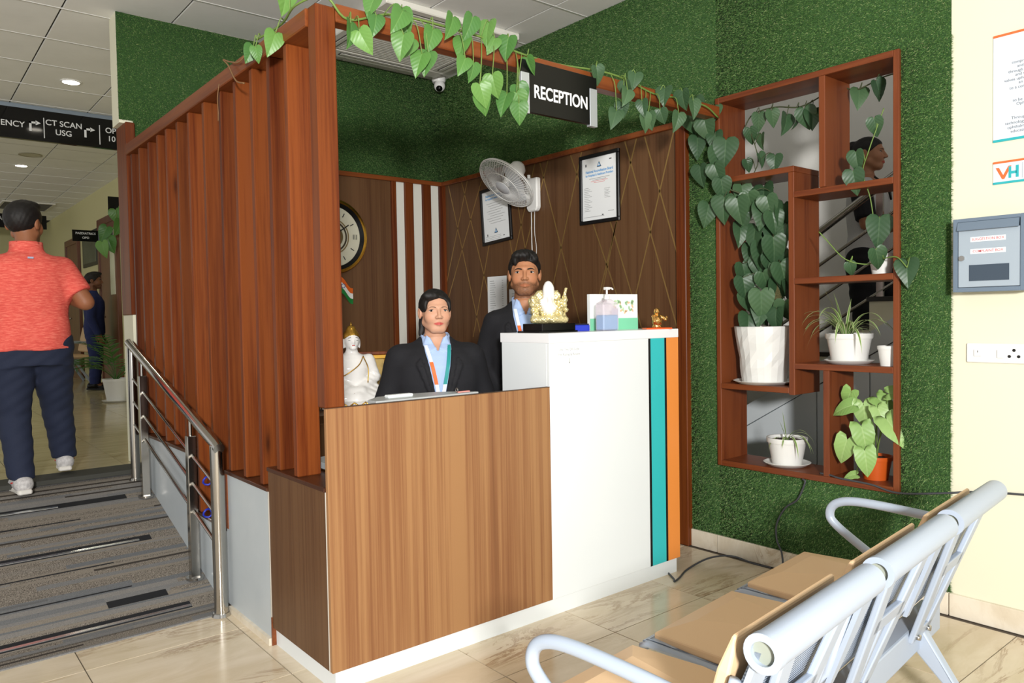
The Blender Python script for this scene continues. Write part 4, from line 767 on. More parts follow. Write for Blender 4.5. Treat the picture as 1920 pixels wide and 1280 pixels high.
for i, c in enumerate(VINE):
    c = Vector(c)
    if i < 4:      # along the side rail, further back
        c = Vector([(-.035, .17, 2.545), (-.05, .27, 2.40), (-.04, .52, 2.43), (-.04, .45, 2.41)][i])
    else: c.y -= rl.uniform(0, .05)
    a = min(path, key=lambda p: (Vector(p)-c).length)
    hang_leaf(vb_, H1 if c.x < 1.3 else H2, c, rl.uniform(.072, .1) if i > 3 else (.12, .09, .07, .06)[i], st_, a)  # left leaves use the green with flash light put in
obj('stem', st_, STEM, vb_, True)
dv = thing('dry_vine_tip', 'thin dry vine tendril hanging on the outer side rail of the slat screen', 'plant', (-.02, .9, 2.45))
obj('stem', MB().tube(smooth_path([(-.02, .56, 2.48), (-.03, .66, 2.44), (-.03, .78, 2.47), (-.03, .86, 2.50), (-.03, .80, 2.46), (-.035, .70, 2.37), (-.03, .62, 2.34)]), .0035, 6), STEMB, dv, True)
obj('tendril', MB().tube(smooth_path([(-.02, .95, 2.42), (-.022, .97, 2.36), (-.024, .96, 2.30), (-.02, .975, 2.26)]), .002, 5), STEMB, dv, True)
WALLL = [(2.36, 0.042, 2.454), (2.36, 0.113, 2.499), (2.36, 0.06, 2.37), (2.36, -0.043, 2.234), (2.36, 0.14, 2.296), (2.36, -0.008, 2.197), (2.36, 0.106, 2.127), (2.36, -0.014, 2.109), (2.36, -0.031, 2.034), (2.36, 0.076, 1.909), (2.36, -0.033, 1.926), (2.36, -0.127, 1.906), (2.36, .16, 2.43), (2.36, .02, 2.30)]
PHIL = [(2.5, -0.065, 2.012), (2.5, -0.148, 1.943), (2.5, -0.188, 1.976), (2.5, -0.261, 1.915), (2.5, -0.213, 1.878), (2.5, -0.098, 1.876), (2.5, -0.308, 1.867), (2.5, -0.08, 1.79), (2.5, -0.147, 1.769), (2.5, -0.244, 1.774), (2.5, -0.323, 1.767), (2.5, -0.096, 1.67), (2.5, -0.179, 1.664), (2.5, -0.291, 1.685), (2.5, -0.337, 1.625), (2.5, -0.061, 1.569), (2.5, -0.112, 1.493), (2.5, -0.211, 1.518), (2.5, -0.3, 1.557), (2.5, -0.331, 1.47), (2.5, -0.111, 1.419), (2.5, -0.21, 1.402), (2.5, -0.193, 1.359), (2.5, -0.321, 1.357), (2.5, -0.16, 1.33), (2.5, -0.127, 1.286), (2.5, -0.273, 1.315), (2.52, -.25, 1.62), (2.52, -.2, 1.72), (2.52, -.28, 1.83), (2.54, -.15, 1.6), (2.52, -.33, 1.55), (2.52, -.26, 1.46)]
POTX = 2.515
POTM = mat('white_ceramic', '#dededa', .3)
def pot(name, label, y, z0, r0, r1, h, saucer=None, m=POTM, facet=0, ribs=False, cat='potted plant', x=POTX):
    t_ = thing(name, label, cat, (x, y, z0), 0, 'pots standing in the wall shelf'); zz = z0
    if saucer:
        obj('saucer', MB().lathe([(saucer*.8, 0), (saucer, .018), (saucer-.006, .02), (saucer*.78, .006)], (x, y, z0), 40), m, t_, 'auto'); zz = z0+.006
    prof = [(r0, 0)] + ([(r0+(r1-r0)*k/7, h*k/7) for k in range(1, 8)] if facet else [(r0+(r1-r0)*.82, h*.82), (r1*1.0, h*.82), (r1*1.02, h*.86)]) + [(r1*1.03, h), (r1*.93, h), (r1*.88, h*.86)]
    mb = MB().lathe(prof, (x, y, zz), 22 if facet else 40)
    if facet:
        rr_ = random.Random(2)
        for i, v in enumerate(mb.v):
            k = i//22
            if 0 < k < 7: s_ = 1+rr_.uniform(-.03, .025); mb.v[i] = (x+(v[0]-x)*s_, y+(v[1]-y)*s_, v[2]+rr_.uniform(-.008, .008))
    obj('pot', mb, m, t_, False if facet else 'auto'); obj('soil', MB().cyl((x, y, zz+h*.85), (x, y, zz+h*.88), r1*.9, n=24), SOIL, t_)
    return t_, zz+h
bp_, zt = pot('potted_philodendron', 'big white faceted pot with dark heart-leaved climber on a moss pole in the shelf', -.175, .967, .115, .158, .31, .165, facet=1)
mb = MB().cyl((2.53, -.24, zt-.05), (2.53, -.235, 1.92), .036, .03, 14); obj('moss_pole', mb, noisy('moss', '#4a4a2c', '#6b623c', 90, .95, 1., .01), bp_, True)
st_ = MB()
for c in PHIL:
    c = Vector(c)+Vector((rl.uniform(-.07, .02), 0, 0)); hang_leaf(bp_, H2, c, rl.uniform(.115, .155), st_, (2.52, -.235+rl.uniform(-.03, .03), c.z+.05))
pw = smooth_path([(2.52, -.22, 1.9), (2.45, -.1, 2.0), (2.38, -.02, 2.06), (2.365, .03, 2.2), (2.365, .05, 2.35), (2.36, .10, 2.46), (2.35, .06, 2.47)])
st_.tube(pw, .0045, 6)
for c in WALLL:
    c = Vector(c)+Vector((rl.uniform(-.03, .0), 0, 0)); a = min(pw, key=lambda p: (Vector(p)-c).length); hang_leaf(bp_, H2, c, rl.uniform(.115, .145), st_, a)
obj('stem', st_, STEMD, bp_, True)
# vine hanging inside the shelf top
hv = thing('hanging_vine', 'dark leafy vine hanging under the top board inside the shelf', 'plant', (2.6, -.4, 2.5)); st_ = MB()
pw = smooth_path([(2.60, .0, 2.40), (2.60, -.06, 2.47), (2.60, -.2, 2.48), (2.60, -.35, 2.45), (2.60, -.5, 2.49), (2.61, -.57, 2.50), (2.61, -.65, 2.47), (2.61, -.78, 2.50), (2.60, -.9, 2.50)]); st_.tube(pw, .0035, 6)
for c in [(2.6, -0.097, 2.42), (2.6, -0.184, 2.423), (2.6, -0.263, 2.377), (2.6, -0.329, 2.393), (2.6, -0.384, 2.382), (2.6, -0.417, 2.375), (2.6, -0.664, 2.426), (2.6, -0.763, 2.439)]:
    a = min(pw, key=lambda p: (Vector(p)-Vector(c)).length); hang_leaf(hv, H2, c, rl.uniform(.085, .115), st_, a, spread=1.1)
pw = smooth_path([(2.60, -.03, 2.40), (2.60, -.07, 2.3), (2.60, -.09, 2.2), (2.6, -.05, 2.12)]); st_.tube(pw, .003, 5)
for c in [(2.6, -0.046, 2.353), (2.6, -0.11, 2.311), (2.6, -0.113, 2.207), (2.6, -0.027, 2.191), (2.6, -0.192, 2.179)]:
    a = min(pw, key=lambda p: (Vector(p)-Vector(c)).length); hang_leaf(hv, H2, c, rl.uniform(.07, .1), st_, a, spread=1.1)
obj('stem', st_, STEMD, hv, True)
# small climbing vine in the little pot on the right
sv, zt = pot('potted_vine', 'small white ribbed pot with a long climbing vine on the upper right shelf board', -.815, 1.53, .042, .058, .1)
st_ = MB(); pw = smooth_path([(POTX, -.81, 1.6), (2.48, -.80, 1.75), (2.45, -.79, 1.9), (2.44, -.76, 2.02), (2.42, -.80, 2.12), (2.42, -.85, 2.25), (2.42, -.87, 2.3)]); st_.tube(pw, .003, 5)
pw2 = smooth_path([(2.5, -.81, 1.6), (2.42, -.78, 1.58), (2.38, -.70, 1.61), (2.37, -.62, 1.70), (2.36, -.58, 1.75)]); st_.tube(pw2, .003, 5); pw3 = smooth_path([(2.5, -.82, 1.6), (2.4, -.88, 1.6), (2.37, -.95, 1.6), (2.36, -1.0, 1.55)]); st_.tube(pw3, .003, 5)
for c, s_ in (((2.42, -.83, 2.22), .09), ((2.40, -.75, 2.07), .10), ((2.40, -.74, 1.975), .115), ((2.42, -.845, 1.73), .14), ((2.40, -.85, 1.60), .11), ((2.37, -.995, 1.53), .12), ((2.40, -.72, 1.56), .07)):
    a = min(pw+pw2+pw3, key=lambda p: (Vector(p)-Vector(c)).length); hang_leaf(sv, H2, c, s_, st_, a, spread=.4)
obj('stem', st_, STEM, sv, True)
# spider plants
SPM = mat('spider_leaf', '#5d7a3e', .45); t = NT(SPM); uvn = t.n('ShaderNodeAttribute', attribute_name='edge'); t.l(t.ramp(uvn.outputs['Fac'], [(.0, '#55783a'), (.55, '#6b8a48'), (.75, '#c2cc98')]), t.b.inputs['Base Color'])
def blade(par, base, az, L, up, arch, w_):
    n = 10; vs = []; e = []; p = Vector(base); d = Vector((math.cos(az)*math.cos(up), math.sin(az)*math.cos(up), math.sin(up))); side = Vector((-math.sin(az), math.cos(az), 0))
    for i in range(n+1):
        f = i/n; ww = w_*(math.sin(math.pi*(.15+.85*f)) if f < 1 else 0)*(1 if f < .9 else .6)
        for s_ in (-1, -.4, .4, 1): vs.append(p+side*ww*s_+Vector((0, 0, .3*ww*abs(s_)))); e.append(abs(s_))
        p = p+d*(L/n); d = (d+Vector((0, 0, -arch/n*(1+f)))).normalized()
    me = bpy.data.meshes.new('leaf'); me.from_pydata([tuple(v) for v in vs], [], [(4*i+k, 4*i+k+1, 4*i+k+5, 4*i+k+4) for i in range(n) for k in range(3)]); me.update()
    at = me.attributes.new('edge', 'FLOAT', 'POINT'); at.data.foreach_set('value', e); obj('leaf', me, SPM, par, True)
sp1, zt = pot('spider_plant', 'white ribbed pot and saucer with arching spider plant on the middle right shelf', -.653, 1.095, .082, .108, .145, .118)
for k in range(30):
    az = 2*math.pi*k/30+rl.uniform(-.15, .15); L_ = rl.uniform(.2, .33); L_ *= (.62 if math.cos(az) > .3 else 1)
    blade(sp1, (POTX-.03+.02*math.cos(az), -.653+.02*math.sin(az), zt-.02), az, L_, rl.uniform(.8, 1.35), rl.uniform(1.6, 3.0), rl.uniform(.006, .009))
for az, L_, u_ in ((2.2, .30, 1.25), (2.6, .24, 1.35), (-1.9, .2, 1.4)): blade(sp1, (POTX-.04, -.653, zt-.02), az, L_, u_, .35, .009)
sp2, zt = pot('spider_plant', 'white pot and saucer with sparse young spider plant on the bottom shelf board', -.31, .535, .075, .103, .145, .122)
for az, L_, u_, ar in ((1.7, .17, 1.45, .3), (1.9, .12, 1.3, .4), (-1.5, .2, .7, 2.2), (-1.7, .22, .9, 2.6), (-1.2, .2, 1.0, 2.4), (-2.2, .22, .8, 2.8), (2.6, .16, .8, 2.8), (-1.6, .16, 1.1, 1.6), (-2.8, .15, .9, 2.4)): blade(sp2, (POTX-.02, -.31-.01, zt-.02), az, L_, u_, ar, .006)
sm, zt = pot('empty_flower_pot', 'small white pot beside the spider plant at the right end of its shelf', -.872, 1.095, .04, .052, .095, cat='pot', x=2.47)
# syngonium
sy, zt = pot('arrowhead_plant', 'orange pot with pale green arrow-shaped leaves on the bottom right shelf', -.785, .535, .055, .076, .115, m=mat('orange_pot', '#c2551c', .4)); st_ = MB()
for (x, y, z), s_, tp_ in (((2.44, -.70, .93), .10, (.1, .3, -.6)), ((2.42, -.72, .86), .11, (-.2, .8, -.3)), ((2.45, -.755, .865), .12, (0, -.1, -.8)), ((2.46, -.82, .90), .11, (0, -.6, -.5)), ((2.42, -.84, .86), .1, (-.1, -.4, -.8)), ((2.40, -.89, .80), .14, (-.2, -.7, -.75)), ((2.38, -.78, .76), .13, (-.1, -.3, -1)), ((2.38, -.71, .69), .125, (-.1, .3, -1)), ((2.37, -.80, .65), .12, (-.1, -.2, -1)), ((2.45, -.88, .93), .1, (.2, -.9, .1))):
    b = Vector((x, y, z))+Vector((0, 0, s_*.35)); leaf(sy, A1, b, tp_, TOCAM(b)+Vector((0, 0, .7)), s_); st_.tube(smooth_path([(POTX-.01, -.785+rl.uniform(-.02, .02), zt-.03), ((x+POTX)/2, (y-.785)/2, (z+.65)/2+.04), b], 5), .003, 5)
st_.tube(smooth_path([(2.47, -.75, .64), (2.43, -.74, .60), (2.42, -.735, .555)]), .003, 5); leaf(sy, A1, (2.42, -.735, .56), (-.2, .4, -.1), (-.6, -.3, .7), .06)
obj('stem', st_, STEM, sy, True)
# palm in the corridor
pm, zt = pot('potted_palm', 'white pot and saucer with a leafy green palm standing in the corridor', .82, 0, .10, .14, .26, .16, x=0) if False else (thing('potted_palm', 'white pot and saucer with a leafy green palm standing in the corridor', 'potted plant', (.83, 7.2, ZU)), 0)
obj('saucer', MB().lathe([(.13, 0), (.155, .02), (.145, .022), (.12, .008)], (.83, 7.2, ZU), 32), POTM, pm, 'auto'); obj('pot', MB().lathe([(.1, .006), (.135, .24), (.142, .24), (.142, .27), (.128, .27), (.125, .23)], (.83, 7.2, ZU), 32), POTM, pm, 'auto'); obj('soil', MB().cyl((.83, 7.2, ZU+.22), (.83, 7.2, ZU+.235), .125), SOIL, pm)
PALM = mat('palm_leaf', '#3f6b2c', .5)
for k in range(16):
    az = 2*math.pi*k/16+rl.uniform(-.2, .2); up_ = rl.uniform(.7, 1.4); L_ = rl.uniform(.5, .75); p = Vector((.83, 7.2, ZU+.24)); d = Vector((math.cos(az)*math.cos(up_), math.sin(az)*math.cos(up_), math.sin(up_))); mb = MB(); pts = []
    for i in range(9): pts.append(p.copy()); p = p+d*(L_/8); d = (d+Vector((math.cos(az)*.06, math.sin(az)*.06, -.14))).normalized()
    mb.tube(pts, .004, 4)
    for i in range(3, 9):
        for s_ in (-1, 1):
            side = Vector((-math.sin(az), math.cos(az), 0))*s_; dd = (pts[i]-pts[i-1]).normalized(); q = pts[i]; tp_ = q+(side*.7+dd*.7+Vector((0, 0, -.25))).normalized()*.19*(1-.4*abs(i-5)/5); w_ = dd*.011; mb.add([q-w_, q+w_, (q+tp_)/2+w_+Vector((0, 0, .01)), tp_, (q+tp_)/2-w_+Vector((0, 0, .01))], [(0, 1, 2, 3, 4)])
    obj('frond', mb, PALM, pm)
# ================================================================ SCULPTED FIGURES (signed distance fields meshed with surface nets)
F32 = np.float32
def smin(a, b, k): h = np.clip(.5+.5*(b-a)/k, 0, 1); return b+(a-b)*h-k*h*(1-h)
def smax(a, b, k): return -smin(-a, -b, k)
def ell(P, c, r):
    q = (P-np.array(c, F32))/np.array(r, F32); k0 = np.sqrt((q*q).sum(-1)); q = q/np.array(r, F32); k1 = np.sqrt((q*q).sum(-1))+1e-6; return k0*(k0-1)/k1
def cone(P, a, b, r1, r2, sy=1):
    a = np.array(a, F32); b = np.array(b, F32); pa = P-a; ba = b-a; t = np.clip((pa@ba)/max(1e-9, float(ba@ba)), 0, 1)[..., None]; q = pa-t*ba
    if sy != 1: q = q*np.array([1, 1/sy, 1], F32)
    return np.sqrt((q*q).sum(-1))-(r1+(r2-r1)*t[..., 0])
def loft(P, rows, k=2.3):      # rows: z, half width x, half depth y, centre y, centre x
    R = np.array(rows, float); z = P[..., 2]; a = np.interp(z, R[:, 0], R[:, 1]); b = np.interp(z, R[:, 0], R[:, 2]); cy = np.interp(z, R[:, 0], R[:, 3]); cx = np.interp(z, R[:, 0], R[:, 4]) if R.shape[1] > 4 else 0
    d = ((np.abs((P[..., 0]-cx)/a)**k+np.abs((P[..., 1]-cy)/b)**k)**(1/k)-1)*np.minimum(a, b)
    return np.maximum(d, np.maximum(z-R[-1, 0], R[0, 0]-z))
def nets(fn, lo, hi, h):
    lo = np.array(lo, F32); n = np.ceil((np.array(hi)-lo)/h).astype(int)+1
    g = np.stack(np.meshgrid(*[lo[i]+h*np.arange(n[i], dtype=F32) for i in range(3)], indexing='ij'), -1).astype(F32)
    V = fn(g).astype(F32); S = V < 0
    off = [(i, j, k) for i in (0, 1) for j in (0, 1) for k in (0, 1)]
    def sl(A, o): return A[o[0]:A.shape[0]-1+o[0], o[1]:A.shape[1]-1+o[1], o[2]:A.shape[2]-1+o[2]]
    cnt = sum(sl(S, o).astype(np.int8) for o in off); m = (cnt > 0) & (cnt < 8); ijk = np.argwhere(m)
    idx = -np.ones(m.shape, np.int64); idx[m] = np.arange(len(ijk))
    val = np.stack([sl(V, o)[m] for o in off], 1); acc = np.zeros((len(ijk), 3)); num = np.zeros(len(ijk))
    for a in range(8):
        for ax in range(3):
            oa = off[a]
            if oa[ax]: continue
            ob = list(oa); ob[ax] = 1; b = off.index(tuple(ob)); va, vb = val[:, a], val[:, b]; c = (va < 0) != (vb < 0)
            t_ = np.where(c, va/np.where(c, va-vb, 1), 0); p = np.array(oa, float)[None]+t_[:, None]*(np.array(ob, float)-np.array(oa))[None]
            acc += p*c[:, None]; num += c
    verts = lo+(ijk+acc/num[:, None])*h; faces = []
    for ax in range(3):
        u, v = [(1, 2), (2, 0), (0, 1)][ax]; A = np.moveaxis(S, (ax, u, v), (0, 1, 2)); I = np.moveaxis(idx, (ax, u, v), (0, 1, 2))
        s0 = A[:-1, 1:-1, 1:-1]; s1 = A[1:, 1:-1, 1:-1]; c = np.argwhere(s0 != s1)
        if len(c) == 0: continue
        i, j, k = c.T; q = np.stack([I[i, j, k], I[i, j+1, k], I[i, j+1, k+1], I[i, j, k+1]], 1); fl_ = ~s0[i, j, k]; q[fl_] = q[fl_][:, ::-1]; faces.append(q)
    return verts, np.concatenate(faces)
def join(parts):
    vs, fs, o = [], [], 0
    for v, f in parts: vs.append(v); fs.append(f+o); o += len(v)
    return np.concatenate(vs), np.concatenate(fs)
def sobj(name, vf, m, parent, col=None):
    v, f = vf; f = f[(f >= 0).all(1)]; me = bpy.data.meshes.new(name); me.vertices.add(len(v)); me.vertices.foreach_set('co', np.asarray(v, float).ravel()); me.loops.add(f.size); me.loops.foreach_set('vertex_index', f.ravel().astype(np.int32)); me.polygons.add(len(f)); me.polygons.foreach_set('loop_start', (np.arange(len(f))*4).astype(np.int32)); me.update(calc_edges=True)
    if col is not None: a = me.attributes.new('col', 'FLOAT_COLOR', 'POINT'); a.data.foreach_set('color', np.concatenate([col, np.ones((len(col), 1))], 1).astype(F32).ravel())
    return obj(name, me, m, parent, True, local=True)
def skinmat(name):
    m = mat(name, '#c09070', .5, spec=.35); t = NT(m); a = t.n('ShaderNodeAttribute', attribute_name='col'); t.l(a.outputs['Color'], t.b.inputs['Base Color']); t.b.inputs['Subsurface Weight'].default_value = .08; t.b.inputs['Subsurface Radius'].default_value = (.01, .004, .002); return m
SKIN = skinmat('skin'); HAIR = noisy('black_hair', '#0b0908', '#16120f', 90, .62, .5, .002); EYEW = mat('eye_white', '#b4ada7', .3); EYED = mat('iris_dark', '#120b07', .1)
def fabric(name, a, b, sc=400, rough=.85): return noisy(name, a, b, sc, rough, .15, .001, 2)
SUIT = fabric('black_suiting', '#111115', '#1a1a1f'); SHIRT = fabric('light_blue_cotton', '#9fb6dd', '#abc1e4'); NAVY = fabric('navy_trouser', '#181f33', '#20283e'); LANW = mat('lanyard_white', '#dfe6ea', .6)
def polo():
    m = mat('coral_melange', '#e0685c', .85); t = NT(m); n = t.n('ShaderNodeTexNoise', i_Scale=1., i_Detail=4., i_Roughness=.7); t.l(t.coord((30, 30, 260)), n.inputs[0]); n2 = t.n('ShaderNodeTexNoise', i_Scale=9., i_Detail=2.); t.l(t.coord(), n2.inputs[0])
    t.l(t.ramp(n.outputs['Fac'], [(.35, '#c9483f'), (.5, '#d8584c'), (.65, '#e57a68')]), t.b.inputs['Base Color']); t.bump(n2.outputs['Fac'], .5, .02); return m
# ---- head: local frame looks towards -Y, centre between the ears, unit head height about .225
def head_d(P, fem=0):
    x = np.abs(P[..., 0]); Q = np.stack([x, P[..., 1], P[..., 2]], -1)
    d = ell(Q, (0, .016, .03), (.077, .098, .086))
    d = smin(d, ell(Q, (0, -.022, -.034), (.0585+.002*fem, .068, .074)), .03)
    d = smin(d, ell(Q, (.034, -.052, -.026), (.03+.003*fem, .03+.002*fem, .034)), .02)
    d = smin(d, cone(Q, (0, -.062, -.088), (.018, -.056, -.087), .021, .019), .02)
    d = smin(d, cone(Q, (.05, .0, -.055), (.02, -.05, -.086), .024 if not fem else .023, .02), .02)
    d = smin(d, cone(Q, (.008, -.082, .026), (.044, -.066, .024), .0105 if not fem else .008, .009), .012)
    d = smax(d, -ell(Q, (.031, -.101, .006), (.019, .017, .0115)), .012)
    d = smin(d, cone(Q, (0, -.083, .018), (0, -.106, -.026), .0062, .0105), .008)
    d = smin(d, ell(Q, (.0115, -.096, -.029), (.0085, .011, .0075)), .006)
    d = smax(d, -ell(Q, (.006, -.101, -.0375), (.004, .006, .003)), .003)
    d = smin(d, cone(Q, (0, -.0905, -.0555), (.022, -.079, -.0575), .0055, .0028), .005)
    d = smin(d, cone(Q, (0, -.0895, -.0665), (.019, -.079, -.064), .0068 if fem else .006, .003), .005)
    d = smax(d, -cone(Q, (0, -.097, -.0608), (.022, -.083, -.0605), .0014, .001), .003)
    e = smax(ell(Q, (.079, .02, -.004), (.011, .021, .033)), -ell(Q, (.091, .012, -.003), (.009, .011, .02)), .006)
    return smin(d, e, .008)
def rot(P, c, ang, tilt=0):      # world/local to head frame
    q = P-np.array(c, F32); ca, sa = math.cos(ang), math.sin(ang); q = np.stack([q[..., 0]*ca+q[..., 1]*sa, -q[..., 0]*sa+q[..., 1]*ca, q[..., 2]], -1)
    ct, st = math.cos(tilt), math.sin(tilt); return np.stack([q[..., 0], q[..., 1]*ct-q[..., 2]*st, q[..., 1]*st+q[..., 2]*ct], -1)
def unrot(p, c, ang, tilt=0):
    x, y, z = p; ct, st = math.cos(tilt), math.sin(tilt); y, z = y*ct+z*st, -y*st+z*ct; ca, sa = math.cos(ang), math.sin(ang); return Vector((x*ca-y*sa+c[0], x*sa+y*ca+c[1], z+c[2]))
HAND_OFF = [(-.028, .075, .0085), (-.0095, .085, .009), (.009, .08, .0085), (.026, .065, .0075)]
def hand_d(P, w_, d_, n_, side):      # wrist, finger direction, back-of-hand normal
    w_ = Vector(w_); d_ = Vector(d_).normalized(); n_ = Vector(n_); n_ = (n_-d_*n_.dot(d_)).normalized(); s_ = d_.cross(n_)*side
    d = cone(P, w_, w_+d_*.03, .024, .028); pc = w_+d_*.055
    for k in (-.02, 0, .02): d = smin(d, cone(P, w_+d_*.02+s_*k*.8, w_+d_*.085+s_*k, .016, .014), .012)
    for u_, L_, r in HAND_OFF:
        a = w_+d_*.088+s_*u_; b = a+d_*L_*.45-n_*.008; c = b+d_*L_*.33-n_*.022; e = c+d_*L_*.2-n_*.028
        f = np.minimum(np.minimum(cone(P, a, b, r, r*.95), cone(P, b, c, r*.95, r*.88)), cone(P, c, e, r*.88, r*.75)); d = smin(d, f, .004)
    a = w_+d_*.025-s_*.026; b = a+d_*.03-s_*.022-n_*.008; c = b+d_*.03-s_*.004-n_*.008; e = c+d_*.022
    return smin(d, np.minimum(np.minimum(cone(P, a, b, .013, .0105), cone(P, b, c, .0105, .009)), cone(P, c, e, .009, .0075)), .008)
def person(label, loc, rz, H, look=0., tilt=0., J={}, fem=0, skin='#b98563', hs=None, cat='person', girth=1., q_=1.):
    p = thing('person', label, cat, loc, rz)
    s = (hs or .225)/.225; hc = J.get('head', (0, -.01, H-.112*s)); S = lambda a: tuple(a)
    j = dict(shL=(.148*girth, .012, .775*H), shR=(-.148*girth, .012, .775*H), elL=(.2*girth, .03, .61*H), elR=(-.2*girth, .03, .61*H), wrL=(.21*girth, -.05, .485*H), wrR=(-.21*girth, -.05, .485*H), hipL=(.085, .01, .50*H), hipR=(-.085, .01, .50*H), knL=(.09, -.005, .275*H), knR=(-.09, -.005, .275*H), anL=(.09, .02, .05*H), anR=(-.09, .02, .05*H), toL=(.105, -.13, .022), toR=(-.105, -.13, .022)); j.update(J)
    p_ = dict(j=j, H=H, s=s, hc=hc, look=look, tilt=tilt, fem=fem, root=p, g=girth)
    g = girth
    def torso(P, e=0, zt=.845, zb=.47):
        rows = [(zb*H, .155*g+e, .105*g+e, .0), (.54*H, .16*g+e, .112*g+e, .005), (.61*H, .145*g+e, .1*g+e, .0), (.70*H, .158*g+e, .112*g+e, .0), (.755*H, .158*g+e, .108*g+e, .0), (.79*H, .145*g+e, .088*g+e, .01), (.812*H, .115*g+e*.7, .072*g+e*.7, .015), (.828*H, .08+e*.5, .062+e*.5, .018), (zt*H, .06+e*.4, .055+e*.4, .018)]
        return loft(P, rows)
    def arm(P, sd, e=0, r=(.05, .042, .03)):
        return np.minimum(cone(P, j['sh'+sd], j['el'+sd], r[0]*g+e, r[1]*g+e), cone(P, j['el'+sd], j['wr'+sd], r[1]*g+e, r[2]+e))
    def leg(P, sd, e=0): return np.minimum(cone(P, j['hip'+sd], j['kn'+sd], .085*g+e, .058+e), cone(P, j['kn'+sd], j['an'+sd], .058+e, .04+e))
    p_.update(torso=torso, arm=arm, leg=leg)
    def head(P): return head_d(rot(P, hc, look, tilt)/s, fem)*s
    p_['hd'] = head
    nk = (hc[0]*.5, .02, .80*H); nt = (hc[0], hc[1]+.025, hc[2]-.05*s)
    def full(P):
        d = torso(P); d = smin(d, cone(P, nk, nt, .062-.006*fem, .052-.004*fem), .03)
        for sd in 'LR':
            d = smin(d, arm(P, sd), .03); d = smin(d, leg(P, sd), .03); d = smin(d, cone(P, j['an'+sd], j['to'+sd], .04, .03), .02)
        return d
    jv = [v for k, v in j.items() if k[:2] in ('sh', 'el', 'wr', 'hi', 'kn', 'an', 'to')]; lo = [min(v[i] for v in jv)-.2 for i in range(3)]; hi = [max(v[i] for v in jv)+.2 for i in range(3)]; lo[2] = min(v[2] for v in jv)-.06
    A = nets(lambda P: smin(full(P), head(P), .015), lo, [hi[0], hi[1], hc[2]-.135*s], .0115*q_)
    Bm = nets(lambda P: smin(smin(cone(P, nk, nt, .062-.006*fem, .052-.004*fem), head(P), .02), torso(P), .03), (hc[0]-.16, hc[1]-.17, hc[2]-.15*s), (hc[0]+.16, hc[1]+.17, hc[2]+.135*s), .0032*q_)
    parts = [A, Bm]
    for sd, sg in (('L', 1), ('R', -1)):
        w_ = Vector(j['wr'+sd]); e_ = Vector(j['el'+sd]); d_ = Vector(J.get('hd'+sd, tuple((w_-e_).normalized()))); n_ = Vector(J.get('hn'+sd, (sg, .2, .1)))
        c = w_+d_.normalized()*.09; parts.append(nets(lambda P: smin(hand_d(P, w_, d_, n_, sg), cone(P, e_, w_, .042*g, .03), .015), c-Vector((.13,)*3), c+Vector((.13,)*3), .0048*min(q_, 1.3)))
    v, f = join(parts); base = np.array(lin(skin)[:3]); col = np.tile(base, (len(v), 1)); q = rot(v.astype(F32), hc, look, tilt)/s; x = np.abs(q[:, 0]); fr = q[:, 1] < -.055
    def blend(m, c, a=1.): col[:] = col*(1-a*m[:, None])+np.array(c)*(a*m[:, None])
    def soft(dv, w_): return np.clip(1-dv/w_, 0, 1)
    noise = .5+.5*np.sin(v[:, 0]*310+np.sin(v[:, 2]*280)*2)*np.sin(v[:, 2]*340+v[:, 1]*200)
    blend(soft(np.abs(x-.045)/.03, 1)*soft(np.abs(q[:, 2]+.03)/.03, 1)*fr, base*np.array((1.12, .92, .88)), .5)
    if not fem:
        bm = np.clip((-.028-q[:, 2]+.9*np.maximum(0, .0-q[:, 1]-.07)*0)/.02, 0, 1)*(q[:, 1] < .012)*(q[:, 2] > -.125)*(1-soft(np.hypot(x/.9, (q[:, 2]+.062)*1.3)/.024, 1)*.75); cheek = np.clip((q[:, 2]+.036+.35*(x-.02))/-.012, 0, 1); mus = soft(np.abs(q[:, 2]+.0475)/.007, 1)*(x < .026)*fr
        blend(np.clip(np.maximum(bm*cheek, mus), 0, 1)*(.6+.4*noise), lin('#2a1c15')[:3], J.get('beard', .5))
    zl = np.where(q[:, 2] > -.061, .0068, .0082); lip = soft(np.maximum(((x/.026)**2+((q[:, 2]+.061)/zl)**2)-.7, 0), .5)*fr; blend(lip, base*np.array((1.02, .7, .66)) if not fem else lin('#b8343c')[:3], .8 if fem else .55)
    body = sobj('body', (v, f), SKIN, p, col)
    # eyes, brows
    def surf(x_, z_):
        ys = np.linspace(-.14, 0, 281); P = np.stack([np.full(281, x_), ys, np.full(281, z_)], -1).astype(F32); d = head_d(P, fem); k = np.argmax(d < 0); return float(ys[k])
    for sg in (1, -1):
        cx, cz = .0318*sg, .0045; cy = surf(cx, cz); ew = MB(); n = 24
        E = [(.0162*math.cos(a)*1.0, (.0068 if math.sin(a) > 0 else .0048)*math.sin(a)*(1-.1*math.cos(a)*sg)) for a in np.linspace(0, 2*math.pi, n+1)[:-1]]
        def EP(u, v_, o): return unrot((( cx+u)*s, (surf(cx, cz)+.0022-o+ (u/.0162)**2*.0038)*s, (cz+v_)*s), hc, look, tilt)
        vs = [EP(0, 0, .0034)]+[EP(u*.55, v_*.55, .0028) for u, v_ in E]+[EP(u, v_, .0005) for u, v_ in E]
        ew.add(vs, [(0, 1+k, 1+(k+1) % n) for k in range(n)]+[(1+k, 1+n+k, 1+n+(k+1) % n, 1+(k+1) % n) for k in range(n)]); eb = obj('eye', ew, EYEW, p, True, local=True)
        gx = J.get('gaze', 0)*.002+sg*.0034; iris = MB().add([EP(gx, .0006, .0042)]+[EP(gx+.0060*math.cos(a), .0006+.0056*math.sin(a), .0038-.0008) for a in np.linspace(0, 6.283, 17)[:-1]], [(0, 1+k, 1+(k+1) % 16) for k in range(16)]); obj('iris', iris, EYED, eb, local=True)
